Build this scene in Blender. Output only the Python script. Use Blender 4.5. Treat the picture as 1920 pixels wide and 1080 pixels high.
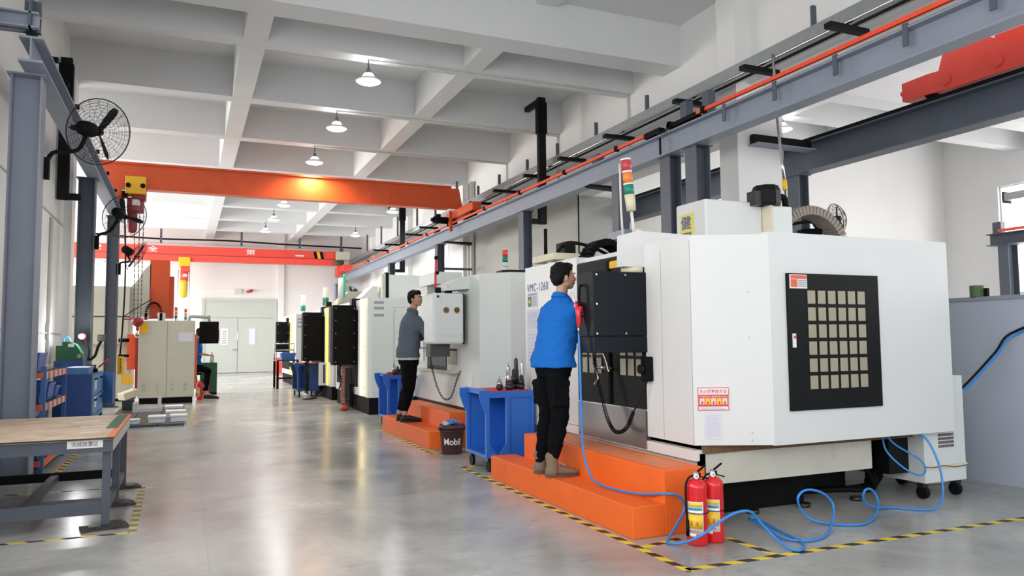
import bpy, bmesh, math, random
from mathutils import Vector, Matrix, noise
for o in list(bpy.data.objects): bpy.data.objects.remove(o)
S = bpy.context.scene
C = S.collection
random.seed(7)
PI = math.pi
V = Vector

# ------------------------------------------------------------------ camera
cam_d = bpy.data.cameras.new('camera'); cam = bpy.data.objects.new('camera', cam_d); C.objects.link(cam)
YAW, PIT, ROLL = math.radians(23.34), math.radians(3.96), math.radians(-0.528)
fwd = V((math.sin(YAW)*math.cos(PIT), math.cos(YAW)*math.cos(PIT), math.sin(PIT)))
rt = V((math.cos(YAW), -math.sin(YAW), 0)); up = rt.cross(fwd)
r2 = math.cos(ROLL)*rt + math.sin(ROLL)*up; u2 = -math.sin(ROLL)*rt + math.cos(ROLL)*up
cam.matrix_world = Matrix(((r2.x, u2.x, -fwd.x, 0), (r2.y, u2.y, -fwd.y, 0), (r2.z, u2.z, -fwd.z, 1.3), (0, 0, 0, 1)))
cam_d.sensor_width = 36; cam_d.lens = 1417/1920*36; cam_d.clip_start = .05; cam_d.clip_end = 200
S.camera = cam
# ------------------------------------------------------------------ world, daylight, exposure
S.view_settings.view_transform = 'Standard'; S.view_settings.look = 'None'
S.view_settings.gamma = 1; S.view_settings.use_curve_mapping = False
S.view_settings.exposure = 0.15
W = bpy.data.worlds.new('sky'); S.world = W; W.use_nodes = True
bg = W.node_tree.nodes['Background']; bg.inputs[0].default_value = (.93, .96, 1, 1); bg.inputs[1].default_value = 1.75
try:
    S.cycles.max_bounces = 10; S.cycles.diffuse_bounces = 6; S.cycles.glossy_bounces = 4
    S.cycles.use_denoising = True; S.cycles.sample_clamp_indirect = 6
except Exception: pass
def window_light(loc, rot, sx, sy, power, col=(1, .98, .95)):
    l = bpy.data.lights.new('window_daylight', 'AREA'); l.shape = 'RECTANGLE'; l.size = sx; l.size_y = sy
    l.energy = power; l.color = col
    o = bpy.data.objects.new('window_daylight', l); C.objects.link(o); o.location = loc; o.rotation_euler = rot
    return o
H = PI/2
# daylight through: far left bay windows, end wall window, far right bay windows, added near left windows, rear end left open for frontal fill
window_light((-7.85, 25, 3.2), (0, -H, 0), 3.6, 16, 1450)
window_light((-3.7, 34.85, 3.1), (-H, 0, 0), 3.2, 3.0, 45)
window_light((18.2, 5.0, 3.0), (0, H, 0), 4.0, 13, 600)
window_light((-1.82, -3.0, 3.2), (0, -H, 0), 2.6, 7, 210)  # area light for an added, unseen window behind the camera
window_light((-1.84, 3.9, 3.2), (0, -H, 0), 2.4, 5.4, 85)  # area light for an added, out-of-view window, fills the machine fronts

# ------------------------------------------------------------------ materials
MT = {}
def mat(name, col, rough=.5, metal=0, var=.06, scale=6, bump=0, bscale=40, spec=.5, emit=None, es=0, alpha=1, dirt=None, trans=0, coat=0):
    if name in MT: return MT[name]
    m = bpy.data.materials.new(name); m.use_nodes = True; nt = m.node_tree; N = nt.nodes; L = nt.links
    b = N['Principled BSDF']
    tc = N.new('ShaderNodeTexCoord')
    nz = N.new('ShaderNodeTexNoise'); nz.inputs['Scale'].default_value = scale; nz.inputs['Detail'].default_value = 5
    L.new(tc.outputs['Object'], nz.inputs['Vector'])
    mx = N.new('ShaderNodeMix'); mx.data_type = 'RGBA'
    lo = [max(0, c*(1-var*1.5)) for c in col[:3]]; hi = [min(1, c*(1+var)) for c in col[:3]]
    mx.inputs['A'].default_value = (*lo, 1); mx.inputs['B'].default_value = (*hi, 1)
    L.new(nz.outputs['Fac'], mx.inputs['Factor']); out = mx.outputs['Result']
    if dirt:
        n2 = N.new('ShaderNodeTexNoise'); n2.inputs['Scale'].default_value = dirt[1]; n2.inputs['Detail'].default_value = 8; n2.inputs['Roughness'].default_value = .7
        L.new(tc.outputs['Object'], n2.inputs['Vector'])
        cr = N.new('ShaderNodeValToRGB'); cr.color_ramp.elements[0].position = dirt[2]; cr.color_ramp.elements[1].position = min(1, dirt[2]+.15)
        L.new(n2.outputs['Fac'], cr.inputs['Fac'])
        m2 = N.new('ShaderNodeMix'); m2.data_type = 'RGBA'; m2.inputs['B'].default_value = (*dirt[0], 1)
        mul = N.new('ShaderNodeMath'); mul.operation = 'MULTIPLY'; mul.inputs[1].default_value = dirt[3]
        L.new(cr.outputs['Color'], mul.inputs[0]); L.new(mul.outputs[0], m2.inputs['Factor']); L.new(out, m2.inputs['A']); out = m2.outputs['Result']
    L.new(out, b.inputs['Base Color'])
    b.inputs['Roughness'].default_value = rough; b.inputs['Metallic'].default_value = metal
    b.inputs['Specular IOR Level'].default_value = spec
    if coat: b.inputs['Coat Weight'].default_value = coat
    if trans: b.inputs['Transmission Weight'].default_value = trans
    if alpha < 1: b.inputs['Alpha'].default_value = alpha
    if emit: b.inputs['Emission Color'].default_value = (*emit, 1); b.inputs['Emission Strength'].default_value = es
    if bump:
        n3 = N.new('ShaderNodeTexNoise'); n3.inputs['Scale'].default_value = bscale; n3.inputs['Detail'].default_value = 4
        L.new(tc.outputs['Object'], n3.inputs['Vector'])
        bp = N.new('ShaderNodeBump'); bp.inputs['Strength'].default_value = bump; bp.inputs['Distance'].default_value = .01
        L.new(n3.outputs['Fac'], bp.inputs['Height']); L.new(bp.outputs['Normal'], b.inputs['Normal'])
    MT[name] = m; return m
mat('wall_paint', (.80, .80, .79), .75, var=.03, scale=1.2, bump=.05, bscale=60)
mat('ceiling_paint', (.68, .69, .70), .85, var=.05, scale=1.5)
mat('wall_shade', (.46, .46, .44), .7, var=.03, scale=1.5)  # wall colour darkened to stand for shade
mat('machine_white', (.72, .73, .725), .38, var=.025, scale=2.5, dirt=((.55, .5, .42), 5, .70, .25))
mat('machine_greenwhite', (.74, .785, .75), .42, var=.03, scale=2)
mat('machine_grey', (.71, .75, .735), .45, var=.04, scale=2.2, dirt=((.42, .40, .36), 5, .66, .35))
mat('machine_beige', (.55, .545, .46), .5, var=.04, scale=3)
mat('machine_cream', (.60, .58, .50), .55, var=.08, scale=4, dirt=((.25, .19, .12), 7, .62, .55))
mat('black_paint', (.005, .0055, .006), .55, var=.3, scale=4, spec=.2)
mat('black_matte', (.004, .004, .0045), .7, var=.2, spec=.15)
mat('navy_black', (.006, .009, .014), .45, var=.15, scale=2, spec=.2)
mat('steel_grey', (.085, .10, .13), .5, var=.08, scale=5, dirt=((.12, .13, .15), 9, .6, .4))
mat('steel_light', (.27, .305, .375), .5, var=.08, scale=4)
mat('galvanised', (.42, .45, .46), .38, metal=.75, var=.15, scale=14)
mat('conduit', (.62, .62, .59), .45, var=.05)
mat('stainless', (.30, .28, .27), .34, metal=.9, var=.15, scale=3)
mat('chrome', (.55, .54, .52), .22, metal=1, var=.1, scale=20)
mat('tool_dark', (.06, .06, .06), .35, metal=.7, var=.3, scale=30)
mat('rail_red', (.92, .085, .03), .45, var=.1, scale=10)
mat('crane_orange', (.70, .095, .02), .42, var=.1, scale=4, dirt=((.45, .07, .02), 8, .64, .4))
mat('crane_red', (.84, .075, .05), .45, var=.08, scale=4)
mat('step_orange', (.92, .155, .015), .55, var=.08, scale=5, dirt=((.42, .09, .03), 6, .60, .55), bump=.08, bscale=50)
mat('step_worn', (.80, .24, .09), .5, var=.15, scale=8, dirt=((.35, .24, .20), 5, .52, .6))
mat('cart_blue', (.025, .16, .62), .45, var=.08, scale=4, dirt=((.02, .08, .35), 7, .64, .4))
mat('cabinet_blue', (.02, .075, .27), .45, var=.15, scale=5)
mat('cabinet_lightblue', (.10, .26, .52), .45, var=.2, scale=6)
mat('bin_blue', (.035, .14, .52), .4, var=.12, scale=8)
mat('rack_blue', (.03, .13, .36), .5, var=.1)
mat('rack_orange', (.75, .13, .05), .5, var=.15, scale=9)
mat('cloth_red', (.62, .05, .06), .8, var=.2, scale=14)
mat('ext_red', (.72, .012, .018), .24, var=.04, coat=.3)
mat('dark_red', (.30, .02, .03), .45, var=.2, scale=12)
mat('label_white', (.85, .85, .83), .6, var=.03)
mat('paper', (.70, .70, .80), .7, var=.04)
mat('label_yellow', (.90, .58, .03), .5, var=.05)
mat('label_cyan', (.10, .62, .75), .5, var=.05)
mat('ink', (.05, .05, .06), .7)
mat('ink_blue', (.10, .13, .32), .6)
mat('ink_grey', (.35, .36, .42), .7)
mat('ink_red', (.72, .05, .09), .6)
mat('sign_yellow', (.80, .70, .16), .5)
mat('yellow', (.88, .50, .02), .5, var=.1)
mat('green_dark', (.015, .12, .045), .45, var=.2)
mat('green_can', (.10, .17, .06), .6, var=.2)
mat('green_glass', (.01, .28, .15), .3, emit=(.05, .9, .45), es=.25)
mat('signal_red', (.55, .05, .07), .35)
mat('signal_orange', (.80, .25, .05), .35)
mat('signal_green', (.01, .25, .17), .35)
mat('ivory', (.72, .66, .50), .5, var=.06, scale=12)
mat('rubber', (.005, .005, .005), .6, spec=.2)
mat('hose_blue', (.03, .26, .75), .3, var=.08, scale=10)
mat('cable_black', (.005, .005, .006), .5, spec=.2)
mat('cable_orange', (.55, .10, .03), .45)
mat('wood', (.70, .54, .39), .6, var=.3, scale=5, dirt=((.16, .11, .07), 4, .52, .6), bump=.1, bscale=20)
mat('wood_dirty', (.07, .055, .045), .75, var=.4, scale=12, bump=.2, bscale=30)
mat('bucket', (.075, .025, .027), .5, var=.15, scale=10)
mat('rag_blue', (.12, .28, .62), .9, var=.5, scale=30, bump=.4)
mat('rag_pink', (.70, .12, .40), .9, var=.4, scale=30, bump=.4)
mat('rag_white', (.62, .68, .74), .9, var=.3, scale=30, bump=.4)
mat('partition_grey', (.42, .47, .56), .6, var=.03, scale=1.5)
mat('door_grey', (.50, .545, .51), .5, var=.03, scale=1.2)
mat('drum_cream', (.52, .51, .45), .5, var=.1, scale=6, dirt=((.3, .25, .18), 6, .6, .5))
mat('frosted', (.36, .33, .24), .35, var=.12, scale=2)
mat('window_frame', (.62, .64, .66), .5)
mat('lampshade', (.85, .85, .85), .3)
mat('bulb', (1, 1, 1), .3, emit=(1, 1, 1), es=30)
mat('bulb_warm', (1, 1, 1), .3, emit=(1, .93, .80), es=10)
mat('bulb_dim', (1, 1, 1), .3, emit=(1, 1, 1), es=4)
mat('tube_light', (1, .9, .6), .3, emit=(1, .74, .30), es=2.2)
mat('tube_light_yellow', (1, .8, .3), .3, emit=(1, .55, .05), es=1.4)
mat('daylight_pane', (1, 1, 1), .4, emit=(1, 1, 1), es=1.5)
mat('work_lamp', (1, 1, 1), .3, emit=(1, 1, 1), es=25)
mat('skin', (.52, .29, .19), .5, var=.06, scale=12)
mat('hair', (.004, .0035, .0035), .6, var=.3, scale=60, bump=.6, bscale=120, spec=.2)
mat('lips', (.36, .13, .11), .5)
mat('shirt_blue', (.010, .145, .54), .85, var=.06, scale=5, bump=.5, bscale=11, spec=.2)
mat('jacket_grey', (.115, .14, .175), .9, var=.1, scale=6, bump=.5, bscale=12, spec=.2)
mat('trousers_black', (.005, .0055, .007), .9, var=.3, scale=6, bump=.6, bscale=14, spec=.08)
mat('boot_suede', (.22, .165, .115), .85, var=.15, scale=14, bump=.2)
mat('boot_sole', (.11, .085, .062), .8)
mat('shoe_black', (.009, .009, .01), .6)
mat('vinyl_grey', (.07, .07, .075), .6)  # plain dark grey of skirts, panes and bins
mat('fin_grey', (.40, .40, .38), .6)
mat('aluminium', (.62, .62, .66), .35, metal=.6, var=.15, scale=20)
mat('chain_brown', (.30, .25, .21), .5, var=.15, scale=20)
mat('rust', (.18, .10, .05), .8, var=.5, scale=20)
mat('fan_wire', (.05, .05, .05), .4, metal=.5)

def floor_material():
    m = bpy.data.materials.new('polished_concrete'); m.use_nodes = True; nt = m.node_tree; N = nt.nodes; L = nt.links; b = N['Principled BSDF']
    tc = N.new('ShaderNodeTexCoord')
    a = N.new('ShaderNodeTexNoise'); a.inputs['Scale'].default_value = .9; a.inputs['Detail'].default_value = 9; a.inputs['Roughness'].default_value = .62; a.inputs['Distortion'].default_value = .5
    L.new(tc.outputs['Object'], a.inputs['Vector'])
    cr = N.new('ShaderNodeValToRGB'); e = cr.color_ramp.elements
    e[0].position = .30; e[0].color = (.30, .30, .29, 1); e[1].position = .72; e[1].color = (.56, .56, .54, 1)
    L.new(a.outputs['Fac'], cr.inputs['Fac'])
    # trowel marks: noise stretched
    mp = N.new('ShaderNodeMapping'); mp.inputs['Scale'].default_value = (3.2, 9, 1); mp.inputs['Rotation'].default_value = (0, 0, .35)
    L.new(tc.outputs['Object'], mp.inputs['Vector'])
    s = N.new('ShaderNodeTexNoise'); s.inputs['Scale'].default_value = 1.6; s.inputs['Detail'].default_value = 6; s.inputs['Roughness'].default_value = .7
    L.new(mp.outputs[0], s.inputs['Vector'])
    c2 = N.new('ShaderNodeValToRGB'); c2.color_ramp.elements[0].position = .26; c2.color_ramp.elements[0].color = (.35, .35, .35, 1); c2.color_ramp.elements[1].position = .42; c2.color_ramp.elements[1].color = (1, 1, 1, 1)
    L.new(s.outputs['Fac'], c2.inputs['Fac'])
    mu = N.new('ShaderNodeMix'); mu.data_type = 'RGBA'; mu.blend_type = 'MULTIPLY'; mu.inputs['Factor'].default_value = .55
    L.new(cr.outputs['Color'], mu.inputs['A']); L.new(c2.outputs['Color'], mu.inputs['B'])
    c3 = N.new('ShaderNodeValToRGB'); c3.color_ramp.elements[0].position = .70; c3.color_ramp.elements[0].color = (0, 0, 0, 1); c3.color_ramp.elements[1].position = .78
    L.new(s.outputs['Fac'], c3.inputs['Fac'])
    m3 = N.new('ShaderNodeMix'); m3.data_type = 'RGBA'; m3.inputs['B'].default_value = (.62, .62, .6, 1)
    L.new(c3.outputs['Color'], m3.inputs['Factor']); L.new(mu.outputs['Result'], m3.inputs['A'])
    # expansion joints every 3 m
    sx = N.new('ShaderNodeSeparateXYZ'); L.new(tc.outputs['Object'], sx.inputs[0])
    def joint(sock, off, per):
        ad = N.new('ShaderNodeMath'); ad.operation = 'ADD'; ad.inputs[1].default_value = off; L.new(sock, ad.inputs[0])
        pp = N.new('ShaderNodeMath'); pp.operation = 'PINGPONG'; pp.inputs[1].default_value = per; L.new(ad.outputs[0], pp.inputs[0])
        lt = N.new('ShaderNodeMath'); lt.operation = 'LESS_THAN'; lt.inputs[1].default_value = .004; L.new(pp.outputs[0], lt.inputs[0]); return lt.outputs[0]
    mxx = N.new('ShaderNodeMath'); mxx.operation = 'MAXIMUM'; L.new(joint(sx.outputs[0], -1.35+20, 2.35), mxx.inputs[0]); L.new(joint(sx.outputs[1], -6.0+30, 3.0), mxx.inputs[1])
    jj = N.new('ShaderNodeMath'); jj.operation = 'MULTIPLY'; jj.inputs[1].default_value = .12; L.new(mxx.outputs[0], jj.inputs[0])
    m4 = N.new('ShaderNodeMix'); m4.data_type = 'RGBA'; m4.inputs['B'].default_value = (.1, .1, .1, 1); L.new(jj.outputs[0], m4.inputs['Factor']); L.new(m3.outputs['Result'], m4.inputs['A'])
    L.new(m4.outputs['Result'], b.inputs['Base Color'])
    rr = N.new('ShaderNodeMapRange'); rr.inputs['From Min'].default_value = .3; rr.inputs['From Max'].default_value = .7; rr.inputs['To Min'].default_value = .16; rr.inputs['To Max'].default_value = .30
    L.new(a.outputs['Fac'], rr.inputs[0]); L.new(rr.outputs[0], b.inputs['Roughness'])
    b.inputs['Specular IOR Level'].default_value = .5
    bp = N.new('ShaderNodeBump'); bp.inputs['Strength'].default_value = .06; bp.inputs['Distance'].default_value = .02
    L.new(a.outputs['Fac'], bp.inputs['Height']); L.new(bp.outputs['Normal'], b.inputs['Normal'])
    MT['floor'] = m
floor_material()
def stripe_material(name, c1, c2, per, slant=1.0, rough=.5, axis=0):
    m = bpy.data.materials.new(name); m.use_nodes = True; nt = m.node_tree; N = nt.nodes; L = nt.links; b = N['Principled BSDF']
    tc = N.new('ShaderNodeTexCoord'); sx = N.new('ShaderNodeSeparateXYZ'); L.new(tc.outputs['Object'], sx.inputs[0])
    a = N.new('ShaderNodeMath'); a.operation = 'MULTIPLY_ADD'; a.inputs[1].default_value = slant; L.new(sx.outputs[1 if axis == 0 else 0], a.inputs[0]); L.new(sx.outputs[0 if axis == 0 else 1], a.inputs[2])
    if axis == 3:
        L.new(sx.outputs[2], a.inputs[0]); L.new(sx.outputs[0], a.inputs[2])
    d = N.new('ShaderNodeMath'); d.operation = 'DIVIDE'; d.inputs[1].default_value = per; L.new(a.outputs[0], d.inputs[0])
    f = N.new('ShaderNodeMath'); f.operation = 'FRACT'; L.new(d.outputs[0], f.inputs[0])
    g = N.new('ShaderNodeMath'); g.operation = 'GREATER_THAN'; g.inputs[1].default_value = .5; L.new(f.outputs[0], g.inputs[0])
    nz = N.new('ShaderNodeTexNoise'); nz.inputs['Scale'].default_value = 14; nz.inputs['Detail'].default_value = 6; L.new(tc.outputs['Object'], nz.inputs['Vector'])
    mx = N.new('ShaderNodeMix'); mx.data_type = 'RGBA'; mx.inputs['A'].default_value = (*c1, 1); mx.inputs['B'].default_value = (*c2, 1); L.new(g.outputs[0], mx.inputs['Factor'])
    m2 = N.new('ShaderNodeMix'); m2.data_type = 'RGBA'; m2.blend_type = 'MULTIPLY'; m2.inputs['Factor'].default_value = .45; L.new(mx.outputs['Result'], m2.inputs['A']); L.new(nz.outputs['Color'], m2.inputs['B'])
    L.new(mx.outputs['Result'], b.inputs['Base Color']); b.inputs['Roughness'].default_value = rough
    MT[name] = m
stripe_material('hazard_tape_x', (.82, .62, .03), (.03, .02, .02), .205, .9)
stripe_material('hazard_tape_y', (.82, .62, .03), (.03, .02, .02), .205, .9, axis=1)
stripe_material('hazard_faded', (.66, .56, .16), (.20, .19, .18), .17, .25, axis=1)
stripe_material('red_white', (.62, .07, .06), (.65, .60, .55), .30, .3, axis=1)
def duct_material():
    pass

# ------------------------------------------------------------------ mesh helpers
BASE = {}
def tag(o, label=None, cat=None, group=None, kind=None):
    if label: o['label'] = label
    if cat: o['category'] = cat
    if group: o['group'] = group
    if kind: o['kind'] = kind
    return o
def thing(name, label, cat, loc=(0, 0, 0), rz=0, group=None):
    o = bpy.data.objects.new(name, None); C.objects.link(o); o.location = loc; o.rotation_euler = (0, 0, rz); o.empty_display_size = .1
    BASE[o] = Matrix.Translation(V(loc)) @ Matrix.Rotation(rz, 4, 'Z')
    return tag(o, label, cat, group)
def dup(o, parent=None, loc=None, rz=None, label=None):
    c = o.copy(); C.objects.link(c)
    if parent: c.parent = parent
    if loc is not None: c.location = loc
    if rz is not None: c.rotation_euler = (0, 0, rz)
    if label: c['label'] = label
    for ch in list(o.children): dup(ch, c)
    return c
class MB:
    def __init__(s): s.v = []; s.f = []; s.sm = []
    def add(s, vs, fs, smooth=False):
        n = len(s.v); s.v += [V(v) for v in vs]; s.f += [tuple(n+i for i in f) for f in fs]; s.sm += [smooth]*len(fs); return s
    def box(s, x0, x1, y0, y1, z0, z1, bev=0):
        if bev:
            return s.bevbox(V(((x0+x1)/2, (y0+y1)/2, (z0+z1)/2)), V((abs(x1-x0), abs(y1-y0), abs(z1-z0))), Matrix.Identity(3), bev)
        return s.add([(x0, y0, z0), (x1, y0, z0), (x1, y1, z0), (x0, y1, z0), (x0, y0, z1), (x1, y0, z1), (x1, y1, z1), (x0, y1, z1)],
                     [(0, 3, 2, 1), (4, 5, 6, 7), (0, 1, 5, 4), (1, 2, 6, 5), (2, 3, 7, 6), (3, 0, 4, 7)])
    def bevbox(s, c, size, R, bev, seg=2):
        bm = bmesh.new(); bmesh.ops.create_cube(bm, size=1)
        for v in bm.verts: v.co = V((v.co.x*size.x, v.co.y*size.y, v.co.z*size.z))
        bmesh.ops.bevel(bm, geom=list(bm.edges), offset=min(bev, min(size)*.45), segments=seg, affect='EDGES', profile=.5)
        bm.verts.index_update()
        s.add([R @ v.co + c for v in bm.verts], [tuple(v.index for v in f.verts) for f in bm.faces]); bm.free(); return s
    def obox(s, p, q, w, h, up=(0, 0, 1), bev=0):
        p = V(p); q = V(q); d = (q-p); L = d.length; d.normalize(); u = V(up)
        if abs(d.dot(u)) > .98: u = V((1, 0, 0))
        sd = d.cross(u).normalized(); uu = sd.cross(d)
        R = Matrix((sd, d, uu)).transposed()
        if bev: return s.bevbox((p+q)/2, V((w, L, h)), R, bev)
        cs = []
        for a, b_, c_ in ((-1, -1, -1), (1, -1, -1), (1, 1, -1), (-1, 1, -1), (-1, -1, 1), (1, -1, 1), (1, 1, 1), (-1, 1, 1)):
            cs.append((p+q)/2 + R @ V((a*w/2, b_*L/2, c_*h/2)))
        return s.add(cs, [(0, 3, 2, 1), (4, 5, 6, 7), (0, 1, 5, 4), (1, 2, 6, 5), (2, 3, 7, 6), (3, 0, 4, 7)])
    def cyl(s, p, q, r, r2=None, n=16, cap=True, smooth=True):
        p = V(p); q = V(q); r2 = r if r2 is None else r2; d = (q-p).normalized()
        a = d.orthogonal().normalized(); b_ = d.cross(a)
        vs = [p+(a*math.cos(t)+b_*math.sin(t))*r for t in [2*PI*i/n for i in range(n)]] + [q+(a*math.cos(t)+b_*math.sin(t))*r2 for t in [2*PI*i/n for i in range(n)]]
        s.add(vs, [(i, (i+1) % n, n+(i+1) % n, n+i) for i in range(n)], smooth)
        if cap: s.add(vs[:n], [tuple(range(n-1, -1, -1))]); s.add(vs[n:], [tuple(range(n))])
        return s
    def lathe(s, base, prof, n=24, axis=(0, 0, 1), smooth=True):
        ax = V(axis).normalized(); a = ax.orthogonal().normalized(); b_ = ax.cross(a); base = V(base); m = len(prof); vs = []
        for r, z in prof:
            for i in range(n):
                t = 2*PI*i/n; vs.append(base+ax*z+(a*math.cos(t)+b_*math.sin(t))*max(r, 1e-4))
        fs = [(k*n+i, k*n+(i+1) % n, (k+1)*n+(i+1) % n, (k+1)*n+i) for k in range(m-1) for i in range(n)]
        s.add(vs, fs, smooth)
        if prof[0][0] > 1e-3: s.add(vs[:n], [tuple(range(n-1, -1, -1))])
        if prof[-1][0] > 1e-3: s.add(vs[-n:], [tuple(range(n))])
        return s
    def prism(s, poly, axis, a0, a1):
        # poly: list of 2d; axis 'x': (y,z), 'y': (x,z), 'z': (x,y)
        def mk(p, a):
            return {'x': (a, p[0], p[1]), 'y': (p[0], a, p[1]), 'z': (p[0], p[1], a)}[axis]
        n = len(poly); vs = [mk(p, a0) for p in poly]+[mk(p, a1) for p in poly]
        s.add(vs, [tuple(range(n)), tuple(range(2*n-1, n-1, -1))]+[(i, n+i, n+(i+1) % n, (i+1) % n) for i in range(n)]); return s
    def tube(s, pts, r, n=8, sub=4, cyclic=False):
        P = [V(p) for p in pts]
        if sub > 1 and len(P) > 2:
            Q = []
            m = len(P)
            for i in range(m-1):
                p0 = P[max(i-1, 0)]; p1 = P[i]; p2 = P[i+1]; p3 = P[min(i+2, m-1)]
                for k in range(sub):
                    t = k/sub; Q.append(.5*((2*p1)+(p2-p0)*t+(2*p0-5*p1+4*p2-p3)*t*t+(3*p1-p0-3*p2+p3)*t*t*t))
            Q.append(P[-1]); P = Q
        P = [p for i, p in enumerate(P) if i == 0 or (p-P[i-1]).length > 1e-6]
        m = len(P); vs = []; nrm = None
        for i, p in enumerate(P):
            d = (P[min(i+1, m-1)]-P[max(i-1, 0)]).normalized()
            if nrm is None: nrm = d.orthogonal().normalized()
            nrm = (nrm-d*nrm.dot(d))
            nrm = nrm.normalized() if nrm.length > 1e-5 else d.orthogonal().normalized()
            b_ = d.cross(nrm)
            rr = r(i/(m-1)) if callable(r) else r
            vs += [p+(nrm*math.cos(2*PI*k/n)+b_*math.sin(2*PI*k/n))*rr for k in range(n)]
        s.add(vs, [(i*n+k, i*n+(k+1) % n, (i+1)*n+(k+1) % n, (i+1)*n+k) for i in range(m-1) for k in range(n)], True)
        s.add(vs[:n], [tuple(range(n-1, -1, -1))]); s.add(vs[-n:], [tuple(range(n))]); return s
    def ell(s, c, rx, ry, rz, R=None, n=16, m=10):
        c = V(c); R = R or Matrix.Identity(3); vs = []
        for j in range(m+1):
            ph = PI*j/m
            for i in range(n):
                t = 2*PI*i/n; vs.append(c+R @ V((rx*math.sin(ph)*math.cos(t), ry*math.sin(ph)*math.sin(t), rz*math.cos(ph))))
        s.add(vs, [(j*n+i, (j+1)*n+i, (j+1)*n+(i+1) % n, j*n+(i+1) % n) for j in range(m) for i in range(n)], True); return s
    def build(s, name, m, parent=None, loc=None, label=None, cat=None, group=None, kind=None, world=True):
        me = bpy.data.meshes.new(name); base = Matrix.Identity(4)
        if parent is not None: base = BASE[parent]
        elif loc is not None: base = Matrix.Translation(V(loc))
        inv = base.inverted() if world else Matrix.Identity(4)
        me.from_pydata([inv @ v for v in s.v], [], s.f)
        me.polygons.foreach_set('use_smooth', s.sm)
        bm = bmesh.new(); bm.from_mesh(me); bmesh.ops.remove_doubles(bm, verts=bm.verts, dist=1e-5) if len(s.v) < 60000 else None
        bmesh.ops.recalc_face_normals(bm, faces=bm.faces); bm.to_mesh(me); bm.free()
        me.materials.append(MT[m]); me.update()
        o = bpy.data.objects.new(name, me); C.objects.link(o)
        if parent is not None: o.parent = parent; BASE[o] = base
        else:
            if loc is not None: o.location = loc
            BASE[o] = base
        tag(o, label, cat, group, kind); return o
def B(*a, **k): return MB().box(*a, **k)
def text(body, name, m, parent, o, right, upv, w=None, h=None, depth=.0015, bold=0):
    c = bpy.data.curves.new('t', 'FONT'); c.body = body; c.offset = bold; c.space_character = 1.12 if bold else 1.0
    t = bpy.data.objects.new('t', c); C.objects.link(t); dg = bpy.context.evaluated_depsgraph_get(); dg.update()
    me = bpy.data.meshes.new_from_object(t.evaluated_get(dg))
    xs = [v.co.x for v in me.vertices]; ys = [v.co.y for v in me.vertices]
    sx = (w/(max(xs)-min(xs))) if w else None; sy = (h/(max(ys)-min(ys))) if h else None
    sx = sx or sy; sy = sy or sx
    right = V(right).normalized(); upv = V(upv).normalized(); nn = right.cross(upv); o = V(o)
    mb = MB(); vs = [o+right*(v.co.x-min(xs))*sx+upv*(v.co.y-min(ys))*sy+nn*depth for v in me.vertices]
    mb.add(vs, [tuple(p.vertices) for p in me.polygons])
    bpy.data.objects.remove(t); bpy.data.curves.remove(c); bpy.data.meshes.remove(me)
    return mb.build(name, m, parent)
def ibeam_y(mb, x, y0, y1, z0, z1, w=.2, tf=.022, tw=.014):
    mb.box(x-w/2, x+w/2, y0, y1, z0, z0+tf); mb.box(x-w/2, x+w/2, y0, y1, z1-tf, z1); mb.box(x-tw/2, x+tw/2, y0, y1, z0+tf, z1-tf); return mb
def hcol(mb, x, y, z0, z1, w=.26, d=.24, tf=.016):
    mb.box(x-w/2, x-w/2+tf, y-d/2, y+d/2, z0, z1); mb.box(x+w/2-tf, x+w/2, y-d/2, y+d/2, z0, z1); mb.box(x-w/2+tf, x+w/2-tf, y-.008, y+.008, z0, z1); return mb
def struct(mb, name, m, loc=None): return mb.build(name, m, None, loc=loc, kind='structure')

# ------------------------------------------------------------------ setting
struct(B(-8.3, 18.9, -8, 35.6, -.2, 0), 'floor', 'floor')
ce = MB(); ZB = 5.8; ZS = 6.5
ce.box(-8.3, 18.9, -8, 35.6, ZS, ZS+.2)
for y in (11.58, 14.46, 17.33, 20.45, 23.4, 26.3, 29.2, 32.1): ce.box(-8.0, 18.6, y, y+.31, ZB, ZS)
ce.box(-8.0, 18.6, 10.13, 10.62, ZB, ZS)
for x in (-5.4, .70, 4.13, 10.9, 14.4): ce.box(x, x+.34, 10.3, 35.3, ZB+.002, ZS)
ce.box(4.82, 5.16, -8, 10.13, 6.42, ZS); ce.box(-1.9, -1.6, -8, 10.13, 6.42, ZS); ce.box(-8, 18.6, .6, 1.0, ZB, ZS)
struct(ce, 'ceiling', 'ceiling_paint')
# left wall up to y 14.75, then a wider bay
wl = MB()
wl.box(-2.2, -1.9, -8, -6.5, 0, ZS); wl.box(-2.2, -1.9, .5, 1.1, 0, ZS); wl.box(-2.2, -1.9, 6.8, 14.75, 0, ZS); wl.box(-2.2, -1.9, 1.1, 6.8, 0, 1.9); wl.box(-2.2, -1.9, 1.1, 6.8, 4.5, ZS); wl.box(-2.2, -1.9, -6.5, .5, 0, 1.9); wl.box(-2.2, -1.9, -6.5, .5, 4.5, ZS)
wl.box(-1.9, -1.82, 8.2, 8.6, 0, ZB); wl.box(-1.9, -1.78, 14.35, 14.75, 0, ZB)
struct(wl, 'wall_left', 'wall_paint')
wf = MB(); wf.box(-8.3, -8.0, 14.75, 35.3, 0, 1.2); wf.box(-8.3, -8.0, 14.75, 35.3, 5.2, ZS); wf.box(-8.3, -8, 14.75, 16.6, 1.2, 5.2); wf.box(-8.3, -8, 33.4, 35.3, 1.2, 5.2)
struct(wf, 'wall_far_left', 'wall_paint')
struct(B(-8.3, -2.2, 14.45, 14.75, 0, ZS), 'wall_bay_left', 'wall_paint')
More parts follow.
